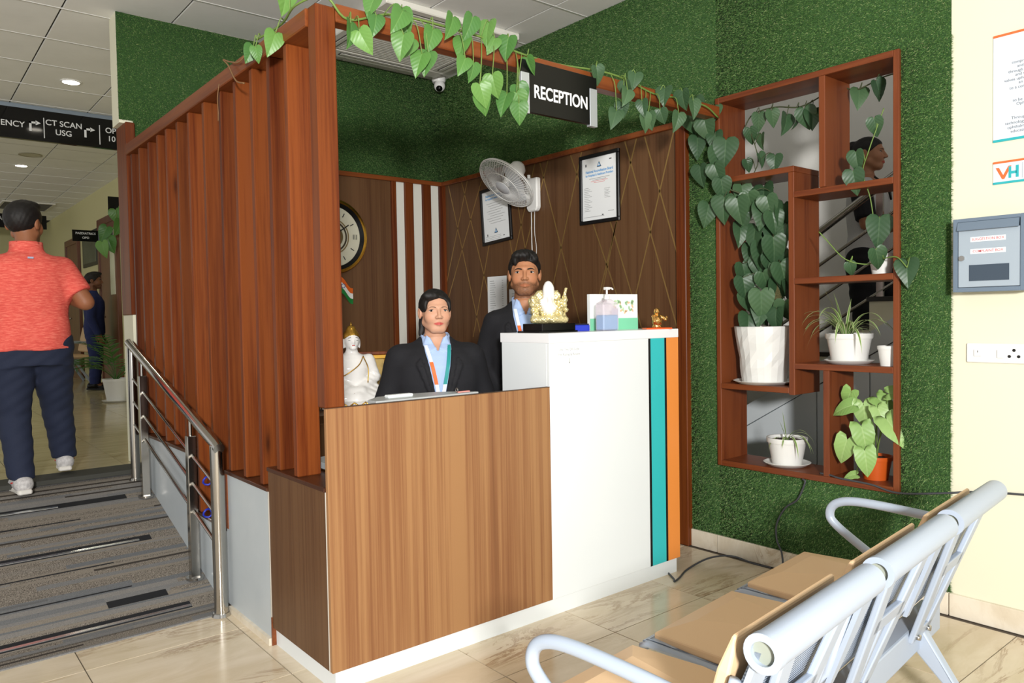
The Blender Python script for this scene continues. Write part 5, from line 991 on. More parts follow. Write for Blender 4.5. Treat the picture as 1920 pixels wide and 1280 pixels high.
        lid = [EP(u*1.03, .0072*math.sqrt(max(0, 1-(u/.0166)**2))+(.0 if fem else -.0003), .0030-.0012*(abs(u)/.015)) for u in np.linspace(-.0164, .0164, 11)]
        obj('eyelid', MB().tube(lid, .0011 if not fem else .0015, 5), mat('lash', '#120c0a', .6), eb, True, local=True)
        br_ = [(.014, .0195), (.022, .0222), (.032, .0240), (.042, .0225), (.049, .0180)] if not fem else [(.015, .0215), (.022, .0238), (.032, .0255), (.042, .0235), (.048, .0195)]; bt = [unrot((sg*u*s, (surf(sg*u, w2)-.0008)*s, w2*s), hc, look, tilt) for u, w2 in br_]; k_ = .42 if fem else 1.1
        obj('eyebrow', MB().tube(smooth_path(bt, 4), .003, 6, rs=[float(k_*r) for r in np.interp(np.linspace(0, 1, 17), [0, .2, .6, 1], [.0026, .0036, .003, .0012])]), HAIR, p, True, local=True)
    return p_
def hair(p_, fn, h=.0042, m=HAIR, nm='hair'):
    hc, s, lk, ti = p_['hc'], p_['s'], p_['look'], p_['tilt']
    def f(P): Q = rot(P, hc, lk, ti)/s; return fn(Q)*s
    sobj(nm, nets(f, [c-.19 for c in hc], [hc[0]+.19, hc[1]+.19, hc[2]+.17], h), m, p_['root'])
def strands(Q, a=.0022): return a*np.sin(Q[..., 0]*230+np.sin(Q[..., 1]*60)*1.5+Q[..., 2]*30)*np.sin(Q[..., 1]*120+Q[..., 2]*90)
def cap(Q, t_, hl):      # scalp shell above a hair line given as (y, z) pairs
    d = ell(Q, (0, .016, .03), (.077+t_, .098+t_, .086+t_)); zz = np.interp(Q[..., 1], [a for a, b in hl], [b for a, b in hl]); return smax(d, (zz-Q[..., 2])*.75, .008)
def poly(P, pts):      # convex polygon in x,z (counter-clockwise) as a distance
    d = None
    for (x0, z0), (x1, z1) in zip(pts, pts[1:]+pts[:1]):
        nx, nz = z1-z0, -(x1-x0); L_ = math.hypot(nx, nz); e = ((P[..., 0]-x0)*nx+(P[..., 2]-z0)*nz)/L_; d = e if d is None else np.maximum(d, e)
    return d
def box_of(p_, z0, z1, pad=.14):
    j = p_['j']; xs = [v[0] for k, v in j.items() if k[:2] in ('sh', 'el', 'wr', 'hi', 'kn', 'an', 'to')]; ys = [v[1] for k, v in j.items() if k[:2] in ('sh', 'el', 'wr', 'hi', 'kn', 'an', 'to')]
    return (min(xs)-pad, min(min(ys), -.1)-pad, z0), (max(xs)+pad, max(max(ys), .1)+pad, z1)
def trousers(p_, m, e=.022, low=.055):
    H = p_['H']; j = p_['j']
    def f(P):
        d = p_['torso'](P, .012, .845, .44); d = np.maximum(d, P[..., 2]-.585*H)
        for sd in 'LR': d = smin(d, np.maximum(p_['leg'](P, sd, e), -(P[..., 2]-j['an'+sd][2]-.005)), .025)
        w_ = .004*np.sin(P[..., 2]*60+P[..., 0]*20)*np.sin(P[..., 0]*40+P[..., 2]*25); return d+w_
    lo, hi = box_of(p_, min(j['anL'][2], j['anR'][2])-.03, .6*H); sobj('trousers', nets(f, lo, hi, .0095), m, p_['root'])
def shoes(p_, m, sole):
    for sd in 'LR':
        a, t_ = Vector(p_['j']['an'+sd]), Vector(p_['j']['to'+sd]); d_ = Vector((t_.x-a.x, t_.y-a.y, 0)).normalized(); hl = a-d_*.05+Vector((0, 0, -.04)); up = p_['j'].get('foot'+sd, 0)
        hl = Vector((a.x, a.y, a.z-.045))-d_*.045+Vector((0, 0, up)); tt = Vector(t_); fl_ = min(hl.z, tt.z)
        def f(P): 
            d = smin(cone(P, hl+Vector((0, 0, .02)), tt+Vector((0, 0, .012)), .04, .036), cone(P, a+Vector((0, 0, .0)), hl+Vector((0, 0, .03)), .047, .042), .03); return d
        lo = [min(hl[i], tt[i], a[i])-.09 for i in range(3)]; hi = [max(hl[i], tt[i], a[i])+.09 for i in range(3)]
        o = sobj('shoe', nets(f, lo, hi, .006), m, p_['root']); s_ = d_.cross(Vector((0, 0, 1)))
        obj('sole', MB().prism([(-.055, -.03), (-.04, -.04), (.08, -.035), (.14, -.042), (.2, -.035), (.235, -.005), (.22, .03), (.14, .042), (.0, .036), (-.05, .03)], (lambda q, dd, ss, n2: (lambda u, v_, w_: q+dd*u+ss*v_+n2*w_))(hl, (tt-hl).normalized(), s_, s_.cross((tt-hl).normalized())), -.026, .0), sole, o, bevel=.006, local=True)
def jacket(p_, m, shirtm, vz0=.60, vw=.055, sleeve=1., open_=.02):
    H = p_['H']; j = p_['j']; T = p_['torso']; fem = p_['fem']; hc = p_['hc']; zt = .835*H
    V = [(0, vz0*H), (vw+.012, .80*H), (.07, .87*H), (-.07, .87*H), (-vw-.012, .80*H)]
    def outer(P, e=.03):
        d = T(P, e, .85, .44); d = smax(d, P[..., 2]-.856*H, .01)
        for sd in 'LR': d = smin(d, p_['arm'](P, sd, e-.016, (.054, .048, .04)), .035)
        # padded shoulders
        for sg in (1, -1): d = smin(d, cone(P, (sg*.058, .02, .824*H), (sg*.15*p_['g'], .014, .792*H), .03, .03), .03)
        for sd, sg in (('L', 1), ('R', -1)): d = smin(d, ell(P, (sg*.135*p_['g'], .012, .795*H), (.07, .065, .03)), .03)
        return d+.0025*np.sin(P[..., 2]*45+np.abs(P[..., 0])*38)*np.clip(np.abs(P[..., 0])*8-.9, 0, 1)
    front = lambda P: P[..., 1]-.02
    def f(P):
        d = outer(P); cut = np.maximum(poly(P, V), front(P)); d = smax(d, -cut, .006)
        d = np.maximum(d, -cone(P, (hc[0], .02, .79*H), (hc[0], .025, .9*H), .063, .068))
        for sd in 'LR':
            w_ = np.array(j['wr'+sd], F32); e_ = np.array(j['el'+sd], F32); a = (w_-e_)/np.linalg.norm(w_-e_); d = np.maximum(d, np.where(np.sqrt(((P-w_)**2).sum(-1)) < .12, (P-w_)@a+.01, -1))
        for sg in (1, -1):      # lapels
            L = [(sg*.004, vz0*H-.01), (sg*(vw+.058), .755*H), (sg*(vw+.062), .768*H), (sg*(vw+.02), .80*H), (sg*.012, vz0*H+.02)]
            if sg < 0: L = L[::-1]
            lp_ = np.maximum(np.maximum(poly(P, L), front(P)), np.abs(outer(P)-.006)-.005); d = np.minimum(d, np.maximum(lp_, -cut-.004))
        return d
    lo, hi = box_of(p_, .45*H, .88*H); sobj('blazer', nets(f, lo, hi, .0075), m, p_['root'])
    for k in (0,): obj('button', MB().lathe([(.002, 0), (.009, .001), (.008, .004), (.002, .004)], n=14, mx=Matrix.Translation((.014, -(.112*p_['g']+.036), vz0*H-.035)) @ Euler((math.pi/2, 0, 0)).to_matrix().to_4x4()), mat('dark_button', '#08080a', .3), p_['root'], local=True)
    nk = (hc[0]*.5, .02, .79*H); nt = (hc[0], hc[1]+.03, hc[2]-.04*p_['s'])
    def sf(P):
        d = np.maximum(T(P, .014, .845, .5), P[..., 2]-.84*H); nd = cone(P, nk, nt, .066, .058); V2 = [(0, .80*H), (.035, .855*H), (.05, .92*H), (-.05, .92*H), (-.035, .855*H)]
        col = np.maximum(np.abs(nd-.006)-.0045, np.maximum(.80*H-P[..., 2], P[..., 2]-(.852*H+.25*(P[..., 1]+.02)))); 
        fl_ = None
        for sg in (1, -1):
            L = [(sg*.004, .812*H), (sg*.05, .795*H), (sg*.068, .822*H), (sg*.048, .858*H)]
            if sg < 0: L = L[::-1]
            q = np.maximum(np.maximum(poly(P, L), P[..., 1]-.0), np.abs(np.minimum(nd-.014, T(P, .022)))-.004); fl_ = q if fl_ is None else np.minimum(fl_, q)
        cut = np.maximum(poly(P, V2), P[..., 1]-.01); return np.minimum(np.maximum(smin(d, col, .006), -cut), fl_)
    sobj('shirt', nets(sf, lo, (hi[0], hi[1], .90*H), .0058), shirtm, p_['root'])
    # lanyard over the shirt
    def sy(x, z): 
        ys = np.linspace(-.25, .05, 301); P = np.stack([np.full(301, x), ys, np.full(301, z)], -1).astype(F32); d = np.minimum(np.minimum(T(P, .024), cone(P, nk, nt, .066, .058)-.012), outer(P, .026) if abs(x) > 9 else 9); k = np.argmax(d < 0); return float(ys[k])-.006 if (d < 0).any() else -.12
    ly = thing('lanyard_tmp', None, None); bpy.data.objects.remove(ly)
    root = None
    for sg in (1, -1):
        pts = [(sg*.056, .823*H), (sg*.05, .80*H), (sg*.036, .755*H), (sg*.02, .70*H), (sg*.008, .655*H), (.0, .63*H)]
        P3 = smooth_path([(x, sy(x, z), z) for x, z in pts], 6); n = len(P3); segs = [(0, n//3), (n//3, n*6//10), (n*6//10, n)]; cols = [LANW, mat('lanyard_orange', '#ee6a2e', .6), LANW] if sg < 0 else [mat('lanyard_teal', '#1f8c8a', .6), mat('lanyard_teal', '#1f8c8a', .6), LANW]
        for (a, b), cm in zip(segs, cols):
            mb = MB(); vs = []
            for q in P3[a:b+1]: vs += [q+Vector((-.0085, 0, 0)), q+Vector((.0085, 0, 0)), q+Vector((.0085, .003, 0)), q+Vector((-.0085, .003, 0))]
            k_ = len(vs)//4; fs = [(4*i+c, 4*i+(c+1) % 4, 4*i+4+(c+1) % 4, 4*i+4+c) for i in range(k_-1) for c in range(4)]+[(3, 2, 1, 0), (4*k_-4, 4*k_-3, 4*k_-2, 4*k_-1)]
            o = obj('lanyard', mb.add(vs, fs), cm, root or p_['root'], local=True)
    cz = .625*H; obj('badge_card', MB().box(-.022, .022, sy(0, cz-.03)-.004, sy(0, cz-.03), cz-.075, cz), LANW, p_['root'], bevel=.002, local=True)
# ---- reception man
def ang_to(x, y): return math.atan2(CPOS.x-x, -(CPOS.y-y))
mx_, my_ = 1.455, .60
P1 = person('person standing in black blazer and pale blue shirt with lanyard behind the tall white counter', (mx_, my_, 0), math.radians(-37), 1.70, math.radians(-3), 0, dict(gaze=-.5, beard=.62, elL=(.235, .03, 1.08), elR=(-.24, .03, 1.08), wrL=(.2, -.12, .92), wrR=(-.2, -.12, .92)), 0, '#b07a58', .232, girth=1.05)
def h1(Q):
    d = cap(Q, .007, [(-.12, .066), (-.085, .066), (-.06, .055), (-.035, .03), (-.005, -.005), (.02, .005), (.05, -.045), (.12, -.07)])
    d = smin(d, ell(Q, (.0, -.02, .098), (.062, .07, .028)), .02); d = smin(d, ell(Q, (-.02, -.074, .092), (.045, .03, .022)), .015); d = smin(d, ell(Q, (-.048, -.072, .066), (.016, .016, .026)), .01); d = smin(d, ell(Q, (.05, -.05, .075), (.022, .03, .025)), .012); return d+strands(Q)
hair(P1, h1); jacket(P1, SUIT, SHIRT); trousers(P1, SUIT); shoes(P1, PLBLACK, BLACK)
# ---- reception woman
wx_, wy_ = .875, .60
P2 = person('person with tied back dark hair in black blazer and blue shirt behind the low counter', (wx_, wy_, 0), math.radians(-26), 1.492, math.radians(4), 0, dict(gaze=-.6, elL=(.24, .02, .93), elR=(-.24, .02, .93), wrL=(.17, -.16, .86), wrR=(-.17, -.16, .86), hdL=(-.6, -.8, 0), hdR=(.6, -.8, 0), hnL=(0, 0, 1), hnR=(0, 0, 1)), 1, '#c4957a', .209, girth=1.14)
def h2(Q):
    d = cap(Q, .008, [(-.12, .092), (-.09, .090), (-.075, .078), (-.058, .05), (-.04, .02), (-.02, .0), (.015, .01), (.04, -.04), (.12, -.085)])
    d = smin(d, ell(Q, (-.062, -.036, .035), (.014, .028, .04)), .014); d = smin(d, ell(Q, (-.036, -.066, .083), (.042, .02, .022)), .014); d = smin(d, ell(Q, (.062, -.036, .03), (.013, .026, .04)), .014); d = smin(d, ell(Q, (0, .1, .0), (.045, .04, .05)), .02); d = smin(d, cone(Q, (-.05, .06, -.02), (-.07, .045, -.115), .026, .014), .02); d = smin(d, cone(Q, (0, .12, -.02), (0, .11, -.2), .03, .016), .02)
    part = np.sqrt((Q[..., 0]-.018)**2+(Q[..., 2]-.124+.3*(Q[..., 1]+.02)**2)**2)-.003; return smax(d+strands(Q, .0014), -part, .006)
hair(P2, h2); jacket(P2, SUIT, SHIRT, .585, .05); trousers(P2, SUIT); shoes(P2, PLBLACK, BLACK)
# ---- walking man on the ramp
P3 = person('person walking away up the ramp in coral polo shirt and navy trousers', (-.575, 2.58, .40), math.radians(180), 1.65, math.radians(-38), 0, dict(head=(.0, -.03, 1.535), beard=.5, elL=(.27, .05, 1.06), wrL=(.14, -.2, 1.02), hdL=(-.5, -.8, .3), elR=(-.275, .075, 1.085), wrR=(-.175, -.17, 1.13), hdR=(.5, -.75, .3), hnL=(.3, 0, .9), hnR=(-.3, 0, .9), hipL=(.085, .01, .83), hipR=(-.095, .0, .83), knL=(.085, -.05, .45), anL=(.07, .04, .085), toL=(.085, -.11, .035), knR=(-.145, -.15, .47), anR=(-.185, -.22, .145), toR=(-.20, -.37, .085)), 0, '#8f5d40', .235, girth=1.16, q_=1.15)
def h3(Q):
    d = cap(Q, .009, [(-.12, .06), (-.085, .06), (-.06, .05), (-.035, .02), (-.005, -.012), (.02, -.005), (.05, -.05), (.12, -.075)]); d = smin(d, ell(Q, (0, -.03, .1), (.06, .07, .03)), .02); return d+strands(Q, .001)
hair(P3, h3)
def polo_f(P):
    H = 1.65; j = P3['j']; d = P3['torso'](P, .026, .85, .46); d = np.maximum(d, .495*H-P[..., 2]); d = smax(d, P[..., 2]-.853*H, .008)
    for sd in 'LR':
        s_ = np.array(j['sh'+sd], F32); e_ = np.array(j['el'+sd], F32); a = e_-s_; L_ = np.linalg.norm(a); a = a/L_; sl_ = np.maximum(cone(P, s_, e_, .072, .07), (P-s_)@a-L_*.74); d = smin(d, sl_, .04)
    nk = cone(P, (0, .01, .80*H), (0, -.005, .9*H), .068, .066); col = np.maximum(np.abs(nk-.01)-.006, np.maximum(.80*H-P[..., 2], P[..., 2]-.868*H)); d = np.maximum(d, -nk); d = smin(d, col, .01)
    return d+.005*np.sin(P[..., 2]*26+P[..., 0]*14)*np.sin(P[..., 0]*17-P[..., 2]*9)*np.clip((1.25-P[..., 2])*2.5, .15, 1)
lo, hi = box_of(P3, .78, 1.46, .12); sobj('polo_shirt', nets(polo_f, lo, hi, .0085), polo(), P3['root'])
obj('collar_logo', MB().box(-.014, .014, .150, .153, 1.325, 1.335), mat('logo_grey', '#9aa0b8', .5), P3['root'], local=True)
trousers(P3, NAVY, .026); shoes(P3, noisy('sneaker_mesh', '#cfccca', '#a09d9c', 60, .7, .3), mat('sneaker_sole', '#d8d4cc', .6))
for sd in 'LR':
    a = Vector(P3['j']['an'+sd]); obj('sneaker_stripe', MB().tube([a+Vector((math.cos(t_)*.05, math.sin(t_)*.052, -.012+.01*math.sin(t_))) for t_ in np.linspace(-.4, 3.6, 12)], .005, 6), mat('sneaker_red', '#c23a34', .5), P3['root'], True, local=True)
# ---- woman on the stairs (seen through the shelf)
P4 = person('person in white and black vest climbing the stairs, seen through the shelf', (3.72, -.175, .875), math.radians(15), 1.59, 0, 0, dict(elL=(.2, -.05, 1.02), elR=(-.2, -.03, 1.02), wrL=(.17, -.28, 1.08), wrR=(-.15, -.26, 1.06), knL=(.085, -.16, .52), anL=(.09, -.12, .2), toL=(.1, -.26, .15)), 1, '#a8775a', .21, q_=1.5)
def h4(Q): return smin(cap(Q, .007, [(-.12, .075), (-.088, .07), (-.06, .05), (-.03, .02), (.0, .0), (.025, -.01), (.04, -.07), (.12, -.10)]), ell(Q, (0, .108, .06), (.04, .042, .044)), .012)+strands(Q, .001)
hair(P4, h4, .005)
def vest(P, e=.016, lo_=.5):
    d = np.maximum(P4['torso'](P, e, .84, .46), lo_*1.59-P[..., 2]); V = [(0, 1.19), (.05, 1.28), (.05, 1.4), (-.05, 1.4), (-.05, 1.28)]; d = np.maximum(d, -np.maximum(poly(P, V), P[..., 1])); return np.maximum(d, -(np.minimum(ell(P, (.19, 0, 1.28), (.06, .2, .09)), ell(P, (-.19, 0, 1.28), (.06, .2, .09)))))
lo, hi = box_of(P4, .7, 1.42, .1); sobj('vest', nets(vest, lo, hi, .011), fabric('vest_white', '#c9c9c9', '#b5b5b5'), P4['root'])
for sd in 'LR':
    def sleeve(P):
        s_ = np.array(P4['j']['sh'+sd], F32); e_ = np.array(P4['j']['el'+sd], F32); a = (e_-s_)/np.linalg.norm(e_-s_); return np.maximum(cone(P, s_, e_, .066, .06), (P-s_)@a-.19)
    sobj('black_sleeve', nets(sleeve, lo, hi, .011), SUIT, P4['root'])
for sg in (1, -1): obj('vest_trim', MB().tube([(sg*.0, -.135, 1.185), (sg*.05, -.12, 1.27), (sg*.075, -.05, 1.33)], .006, 6), BLACK, P4['root'], True, local=True)
trousers(P4, SUIT); shoes(P4, PLBLACK, BLACK)
# ---- navy clothed person by the corridor door
P5_ = person('person in navy clothes standing by the near corridor door', (1.0, 9.15, ZU), math.radians(75), 1.60, 0, 0, {}, 0, '#7c523a', .22, q_=1.9)
hair(P5_, h3, .006)
def tun(P): 
    d = np.maximum(P5_['torso'](P, .02, .85, .46), .48*1.6-P[..., 2])
    for sd in 'LR': d = smin(d, P5_['arm'](P, sd, .014), .03)
    return d
lo, hi = box_of(P5_, .7, 1.42, .1); sobj('tunic', nets(tun, lo, hi, .012), fabric('navy_cotton', '#1b2552', '#222d60'), P5_['root']); trousers(P5_, MATS['navy_cotton']); shoes(P5_, PLBLACK, BLACK)
# ================================================================ FIGURINES
PORC = mat('white_porcelain', '#e8e6e2', .18); GOLDP = mat('gold_paint', '#b98f3c', .3, .85)
# ---- seated buddha on the console
CZ_ = .865
cn = thing('console_cabinet', 'brown wooden cabinet behind the counter carrying the white seated statue', 'cabinet', (.85, 1.35, 0))
obj('body', box1(.45, 1.12, 1.12, 1.58, .02, CZ_), LAMW, cn, bevel=.003)
for a, b in ((.46, .78), (.79, 1.11)): d_ = obj('door', box1(a, b, 1.10, 1.118, .06, CZ_-.04), LAMW, cn, bevel=.002); obj('knob', MB().sph((b-.03 if a < .5 else a+.03, 1.09, .5), .012, 12), STEEL, d_, True)
bu = thing('buddha_statue', 'white seated buddha statue with gold hair cap on a gold trimmed lotus base', 'statue', (.80, 1.33, CZ_))
def bud(P):
    d = loft(P, [(.10, .085, .065, .0), (.15, .075, .058, .0), (.22, .095, .062, 0), (.27, .098, .055, .005), (.295, .06, .045, .008), (.31, .03, .03, .01)], 2.2)
    d = smin(d, cone(P, (0, .01, .29), (0, .0, .34), .032, .03), .02); d = smin(d, ell(P, (0, -.004, .375), (.042, .046, .054)), .012); d = smin(d, ell(P, (0, -.048, .368), (.007, .01, .015)), .006); d = smin(d, ell(P, (0, -.04, .335), (.02, .015, .012)), .012)
    for sg in (1, -1):
        d = smin(d, ell(P, (sg*.043, .004, .36), (.007, .012, .032)), .006); d = smin(d, cone(P, (sg*.095, .005, .265), (sg*.125, -.005, .17), .034, .03), .025); d = smin(d, cone(P, (sg*.125, -.005, .17), (sg*.03, -.075, .105), .028, .022), .02)
        d = smin(d, cone(P, (sg*.07, .0, .075), (sg*.19, -.045, .055), .062, .05), .03); d = smin(d, cone(P, (sg*.19, -.045, .055), (sg*.01, -.11, .05), .05, .04), .03)
    d = smin(d, ell(P, (0, -.03, .06), (.14, .1, .05)), .03); d = smin(d, cone(P, (-.03, -.095, .1), (.03, -.095, .1), .02, .02), .02)
    return np.maximum(d, .0-P[..., 2]+.03)+.0018*np.sin(P[..., 2]*210+np.abs(P[..., 0])*120)*np.clip((.27-P[..., 2])*12, 0, 1)*np.clip(np.abs(P[..., 0])*22-.9, 0, 1)
sobj('figure', nets(bud, (-.27, -.2, .02), (.27, .12, .45), .0055), PORC, bu)
def bh(P):
    d = np.maximum(ell(P, (0, .006, .392), (.047, .05, .05)), (.380-.5*P[..., 1]-P[..., 2])*.8); d = smin(d, ell(P, (0, .006, .438), (.026, .026, .022)), .012); return d+.0022*np.sin(P[..., 0]*420)*np.sin(P[..., 1]*420)*np.sin(P[..., 2]*420)
sobj('hair_cap', nets(bh, (-.08, -.08, .35), (.08, .09, .5), .004), GOLDP, bu); obj('finial', MB().lathe([(.007, .456), (.005, .466), (.001, .478)], (0, .006, 0), 12), GOLDP, bu, True, local=True)
obj('lotus_base', MB().lathe([(.20, 0), (.215, .01), (.2, .03), (.21, .045), (.19, .05)], n=36, mx=Matrix.Diagonal((1, .8, 1, 1))), PORC, bu, 'auto', local=True)
for k in range(22):
    a = 2*math.pi*k/22; obj('gold_petal', MB().tube([(math.cos(a+u)*.212, math.sin(a+u)*.172, .008+z) for u, z in ((-.10, 0), (-.09, .022), (0, .036), (.09, .022), (.10, 0))], .0045, 6), GOLDP, bu, True, local=True)
for pts in ([(.05, -.06, .29), (.02, -.072, .24), (-.05, -.068, .19), (-.085, -.03, .175)], [(.05, -.062, .285), (.075, -.062, .22), (.07, -.07, .14)], [(-.02, -.13, .09), (0, -.15, .06), (.0, -.152, .045)]): obj('gold_line', MB().tube(smooth_path(pts), .003, 6), GOLDP, bu, True, local=True)
obj('lips', MB().sph((0, -.0465, .349), (.009, .004, .0035), 10), mat('lip_red', '#b83a34', .4), bu, True, local=True)
for sg in (1, -1): obj('eye_line', MB().tube([(sg*u, -.0475+abs(u-.017)*.25+.002, .378-z) for u, z in ((.008, 0), (.017, .003), (.027, 0))], .0014, 5), INK, bu, True, local=True); obj('eyebrow', MB().tube([(sg*u, -.046+abs(u-.017)*.3, .389+z) for u, z in ((.006, 0), (.017, .004), (.029, 0))], .0012, 5), INK, bu, True, local=True)
bu.rotation_euler = (0, 0, math.radians(-15)); bu.scale = (1.0, 1.0, 1.0)
# gold picture frame
gf = thing('picture_frame', 'brown and gold framed picture leaning behind the woman in the blazer', 'picture', (1.02, 1.50, CZ_), math.radians(-20)); mt = Matrix.Rotation(math.radians(-8), 4, 'X')
for nm, a, b, m in (('frame', 0, .02, SLATW), ('gold_mat', .02, .045, GOLDP)): obj(nm, MB().box(-.12+a, .12-a, -.01, .01, .30-b, .30-a, mx=mt).box(-.12+a, .12-a, -.01, .01, a, b, mx=mt).box(-.12+a, -.12+b, -.01, .01, b, .30-b, mx=mt).box(.12-b, .12-a, -.01, .01, b, .30-b, mx=mt), m, gf, bevel=.003, local=True)
obj('picture', MB().box(-.075, .075, -.004, .004, .045, .255, mx=mt), noisy('gold_picture', '#8a6f2c', '#c0a050', 14, .35, 0), gf, local=True)
# ---- deity figurine on the black base
gn = thing('deity_figurine', 'ornate white and gold seated deity figurine on the glossy black base', 'figurine', (1.245, .18, HH+.042), math.radians(-35))
GOLDL = mat('pale_gold', '#d9cc98', .28, .6); rg = np.random.RandomState(4)
blobs = []
for k in range(90):
    a = rg.rand()*2*math.pi; rr = .055+.03*rg.rand(); z = .015+.10*rg.rand(); blobs.append((math.cos(a)*rr*1.05, abs(math.sin(a))*-rr*.55+.01, z, .007+.007*rg.rand()))
for k in range(30):
    a = math.radians(-20+220*rg.rand()); blobs.append((math.cos(a)*(.062+.012*rg.rand()), .02, .10+math.sin(a)*(.05+.012*rg.rand()), .008+.006*rg.rand()))
def gan(P):
    d = ell(P, (0, .005, .06), (.05, .042, .05)); d = smin(d, ell(P, (0, .01, .02), (.078, .055, .022)), .01)
    for sg in (1, -1): d = smin(d, cone(P, (sg*.045, .0, .10), (sg*.075, -.01, .085), .014, .012), .008); d = smin(d, cone(P, (sg*.075, -.01, .085), (sg*.078, -.02, .125), .011, .009), .006); d = smin(d, cone(P, (sg*.02, -.03, .02), (sg*.075, -.02, .018), .02, .017), .01); d = smin(d, ell(P, (sg*.04, .01, .13), (.022, .008, .024)), .006)
    for x, y, z, r in blobs: d = smin(d, np.sqrt((P[..., 0]-x)**2+(P[..., 1]-y)**2+(P[..., 2]-z)**2)-r, .004)
    d = smin(d, cone(P, (.075, .0, .125), (.085, .0, .165), .008, .007), .006)
    d = d+.0028*np.sin(P[..., 0]*330+2)*np.sin(P[..., 1]*300)*np.sin(P[..., 2]*310)
    return np.maximum(d, -P[..., 2])
sobj('gold_body', nets(gan, (-.11, -.09, -.008), (.11, .09, .19), .0036), GOLDL, gn)
def gw(P):
    d = ell(P, (0, -.012, .128), (.03, .03, .032)); d = smin(d, cone(P, (0, -.005, .15), (0, .0, .186), .027, .017), .008); d = smin(d, cone(P, (0, -.04, .12), (.004, -.05, .085), .011, .009), .008); d = smin(d, cone(P, (.004, -.05, .085), (.024, -.048, .07), .009, .007), .006); d = smin(d, ell(P, (0, -.02, .075), (.036, .034, .036)), .01); d = smin(d, ell(P, (0, -.008, .165), (.026, .024, .03)), .012); return smin(d, ell(P, (-.03, -.02, .10), (.02, .02, .018)), .01)
sobj('white_body', nets(gw, (-.06, -.09, .03), (.06, .05, .21), .0036), PORC, gn)
# ---- small gold laughing figurine
lg = thing('laughing_figurine', 'tiny gold laughing monk figurine on an orange base at the counter end', 'figurine', (1.885, .05, HH), math.radians(-30))
obj('orange_base', MB().box(-.07, .07, -.035, .035, 0, .007), mat('orange_base', '#e2561a', .4), lg, bevel=.002, local=True)
def lau(P):
    d = ell(P, (0, 0, .042), (.026, .024, .034)); d = smin(d, ell(P, (0, -.01, .045), (.02, .02, .022)), .008); d = smin(d, ell(P, (-.002, -.002, .092), (.0155, .016, .018)), .006); d = smin(d, cone(P, (.02, -.002, .066), (.04, -.016, .05), .01, .008), .006); d = smin(d, cone(P, (.04, -.016, .05), (.048, -.012, .062), .008, .007), .005); d = smin(d, cone(P, (-.02, 0, .066), (-.022, -.02, .04), .01, .008), .006); d = smin(d, ell(P, (0, 0, .012), (.026, .02, .014)), .006); return np.maximum(d, .006-P[..., 2])+.0008*np.sin(P[..., 0]*500+P[..., 2]*300)
sobj('figure', nets(lau, (-.05, -.05, 0), (.07, .05, .13), .003), mat('rose_gold', '#c99a58', .22, .9), lg)
# ---- office chair behind the desk
oc = thing('office_chair', 'black office chair standing behind the woman at the desk', 'chair', (1.45, 1.22, 0), math.radians(-20))
obj('seat', MB().box(-.24, .24, -.24, .22, .45, .52), BLACK, oc, bevel=.03, seg=3, local=True); obj('backrest', MB().prism([(-.22, .62), (.22, .62), (.24, .85), (.19, 1.06), (-.19, 1.06), (-.24, .85)], lambda u, v, d: (u, .22+d+(v-.62)*.12, v), 0, .05), BLACK, oc, bevel=.015, seg=2, local=True)
obj('back_support', MB().tube([(0, .1, .44), (0, .27, .47), (0, .29, .75)], .02, 10), BLACK, oc, True, local=True); obj('gas_stem', MB().cyl((0, 0, .1), (0, 0, .45), .028), STEEL, oc, 'auto', local=True)
for k in range(5):
    a = 2*math.pi*k/5; l_ = obj('base_arm', MB().tube([(0, 0, .12), (math.cos(a)*.28, math.sin(a)*.28, .075)], .02, 8), BLACK, oc, True, local=True); obj('caster', MB().cyl((math.cos(a)*.28-.02*math.sin(a), math.sin(a)*.28+.02*math.cos(a), .03), (math.cos(a)*.28+.02*math.sin(a), math.sin(a)*.28-.02*math.cos(a), .03), .03), BLACK, l_, 'auto', local=True)
# ================================================================ STAIRWELL AND CORRIDOR FURNITURE
GP = mat('grey_cladding', '#cbd1d4', .45); SEAM = mat('seam_black', '#16171a', .6)
cl = tag(thing('wall_stair_cladding', None, None, (3.2, -.3, 0)), kind='structure')
sl = lambda y: .925-.60*y        # slope of the stair edge
ycut = [1.5, .55, -.105, -.432, -.76, -1.3]
for a, b in zip(ycut[:-1], ycut[1:]):
    obj('cladding_panel', MB().prism([(a-.003, 0), (b+.003, 0), (b+.003, max(.05, sl(b)-.09)), (a-.003, max(.05, sl(a)-.09))], lambda u, v, d: (d, u, v), 3.2, 3.23), GP, cl)
    obj('edge_panel', MB().prism([(a, max(.06, sl(a)-.084)), (b, max(.06, sl(b)-.084)), (b, sl(b)+.05), (a, sl(a)+.05)], lambda u, v, d: (d, u, v), 3.195, 3.23), GP, cl)
obj('core', MB().prism([(1.5, 0), (-1.3, 0), (-1.3, sl(-1.3)-.1), (1.5, .01)], lambda u, v, d: (d, u, v), 3.232, 3.238), SEAM, cl)
pz = tag(thing('stair_parapet', 'stepped cream parapet with dark caps in front of the stairs', 'parapet', (3.3, -.5, 1.0)))
for y0, y1, z1 in ((-1.4, -.41, 1.41), (-.41, -.2, 1.245), (-.2, .04, 1.08)):
    obj('cream_block', box1(3.24, 3.36, y0, y1, sl(y1)-.15 if y1 < -.4 else .8, z1), CREAM, pz); obj('dark_cap', box1(3.225, 3.375, y0, y1+.012, z1, z1+.028), mat('dark_granite', '#26241f', .3), pz, bevel=.003)
sf_ = tag(thing('staircase', 'dark stone staircase rising behind the shelf opening', 'stairs', (3.85, 1.2, 0)))
for k in range(13):
    y = 1.2-.25*k; z = .10+.155*k; obj('step', box1(3.37, 4.09, y-.27, y, max(0, z-.2), z), mat('stair_stone', '#5a544c', .5), sf_, bevel=.004)
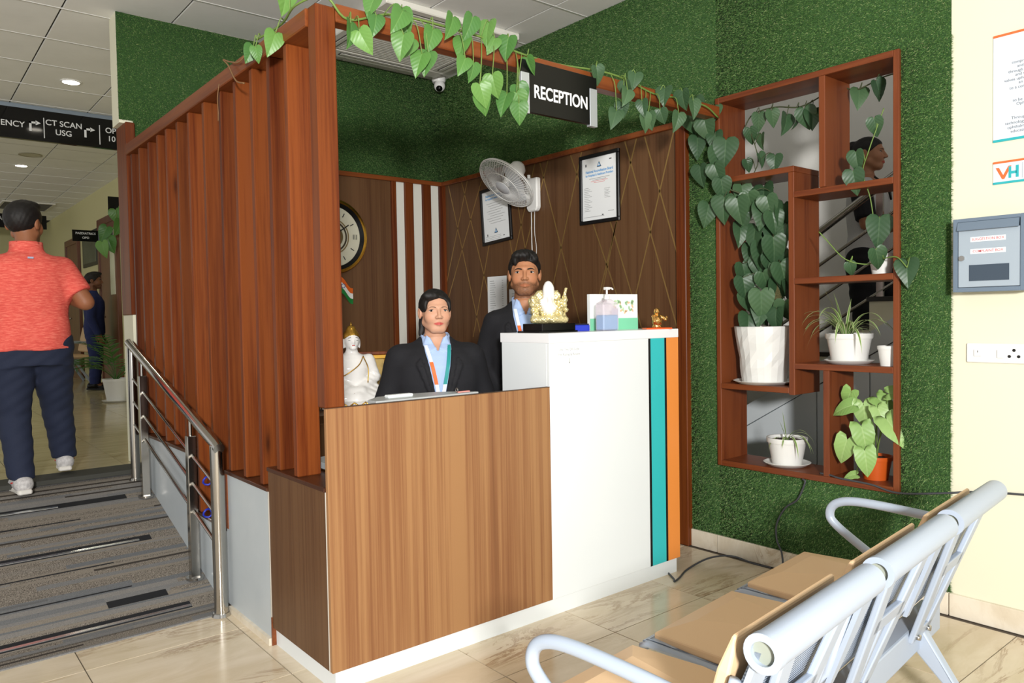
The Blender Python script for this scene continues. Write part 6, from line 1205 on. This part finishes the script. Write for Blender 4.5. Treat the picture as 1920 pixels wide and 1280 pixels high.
ha = thing('stair_railing', 'slanted steel stair railing seen through the shelf', 'railing', (3.4, -.2, 1.0))
for k in range(4):
    o_ = .0-.21*k; obj('rail', MB().tube([(3.41, 1.2, 1.868-.62*1.22+o_), (3.41, -1.3, 1.868+.62*1.28+o_)], .024 if k == 0 else .011, 10), STEEL, ha, 'auto')
for y in (.75, -.395, -1.2): obj('post', box1(3.40, 3.42, y-.02, y+.02, max(.1, sl(y)-.1), 1.855-.62*y), STEEL, ha)
# corridor bench
cbn = thing('corridor_bench', 'small steel bench with tan pads by the corridor wall behind the palm', 'bench', (1.0, 10.9, ZU))
obj('seat_pad', box1(.72, 1.18, 10.55, 11.25, ZU+.38, ZU+.43), TAN, cbn, bevel=.02); obj('back_pad', MB().prism([(1.14, ZU+.48), (1.22, ZU+.85), (1.25, ZU+.85), (1.18, ZU+.46)], lambda u, v, d: (u, d, v), 10.55, 11.25), TAN, cbn, bevel=.01)
for y in (10.62, 11.15): obj('leg', MB().tube([(.78, y, ZU+.01), (1.0, y, ZU+.33), (1.2, y, ZU+.01)], .025, 8), BENCH, cbn); obj('armrest', MB().tube(smooth_path([(1.18, y, ZU+.62), (.8, y, ZU+.62), (.76, y, ZU+.55), (.95, y, ZU+.36)]), .018, 8), BENCH, cbn, True)
obj('beam', box1(.97, 1.03, 10.5, 11.3, ZU+.31, ZU+.37), BENCH, cbn)
# leaves hanging by the corridor wall
lv = thing('corridor_vine', 'pale leafy vine hanging beside the corridor door', 'plant', (1.1, 8.35, 2.2)); st_ = MB(); pw = smooth_path([(1.2, 8.3, 2.95), (1.15, 8.3, 2.8), (1.1, 8.3, 2.6), (1.03, 8.32, 2.4), (1.0, 8.32, 2.2)]); st_.tube(pw, .006, 5)
for c in ((1.14, 8.3, 2.72), (1.15, 8.28, 2.58), (.98, 8.3, 2.5), (.97, 8.3, 2.3), (1.05, 8.3, 2.36)): hang_leaf(lv, H1, c, .2, st_, min(pw, key=lambda p: (Vector(p)-Vector(c)).length))
obj('stem', st_, STEM, lv, True)
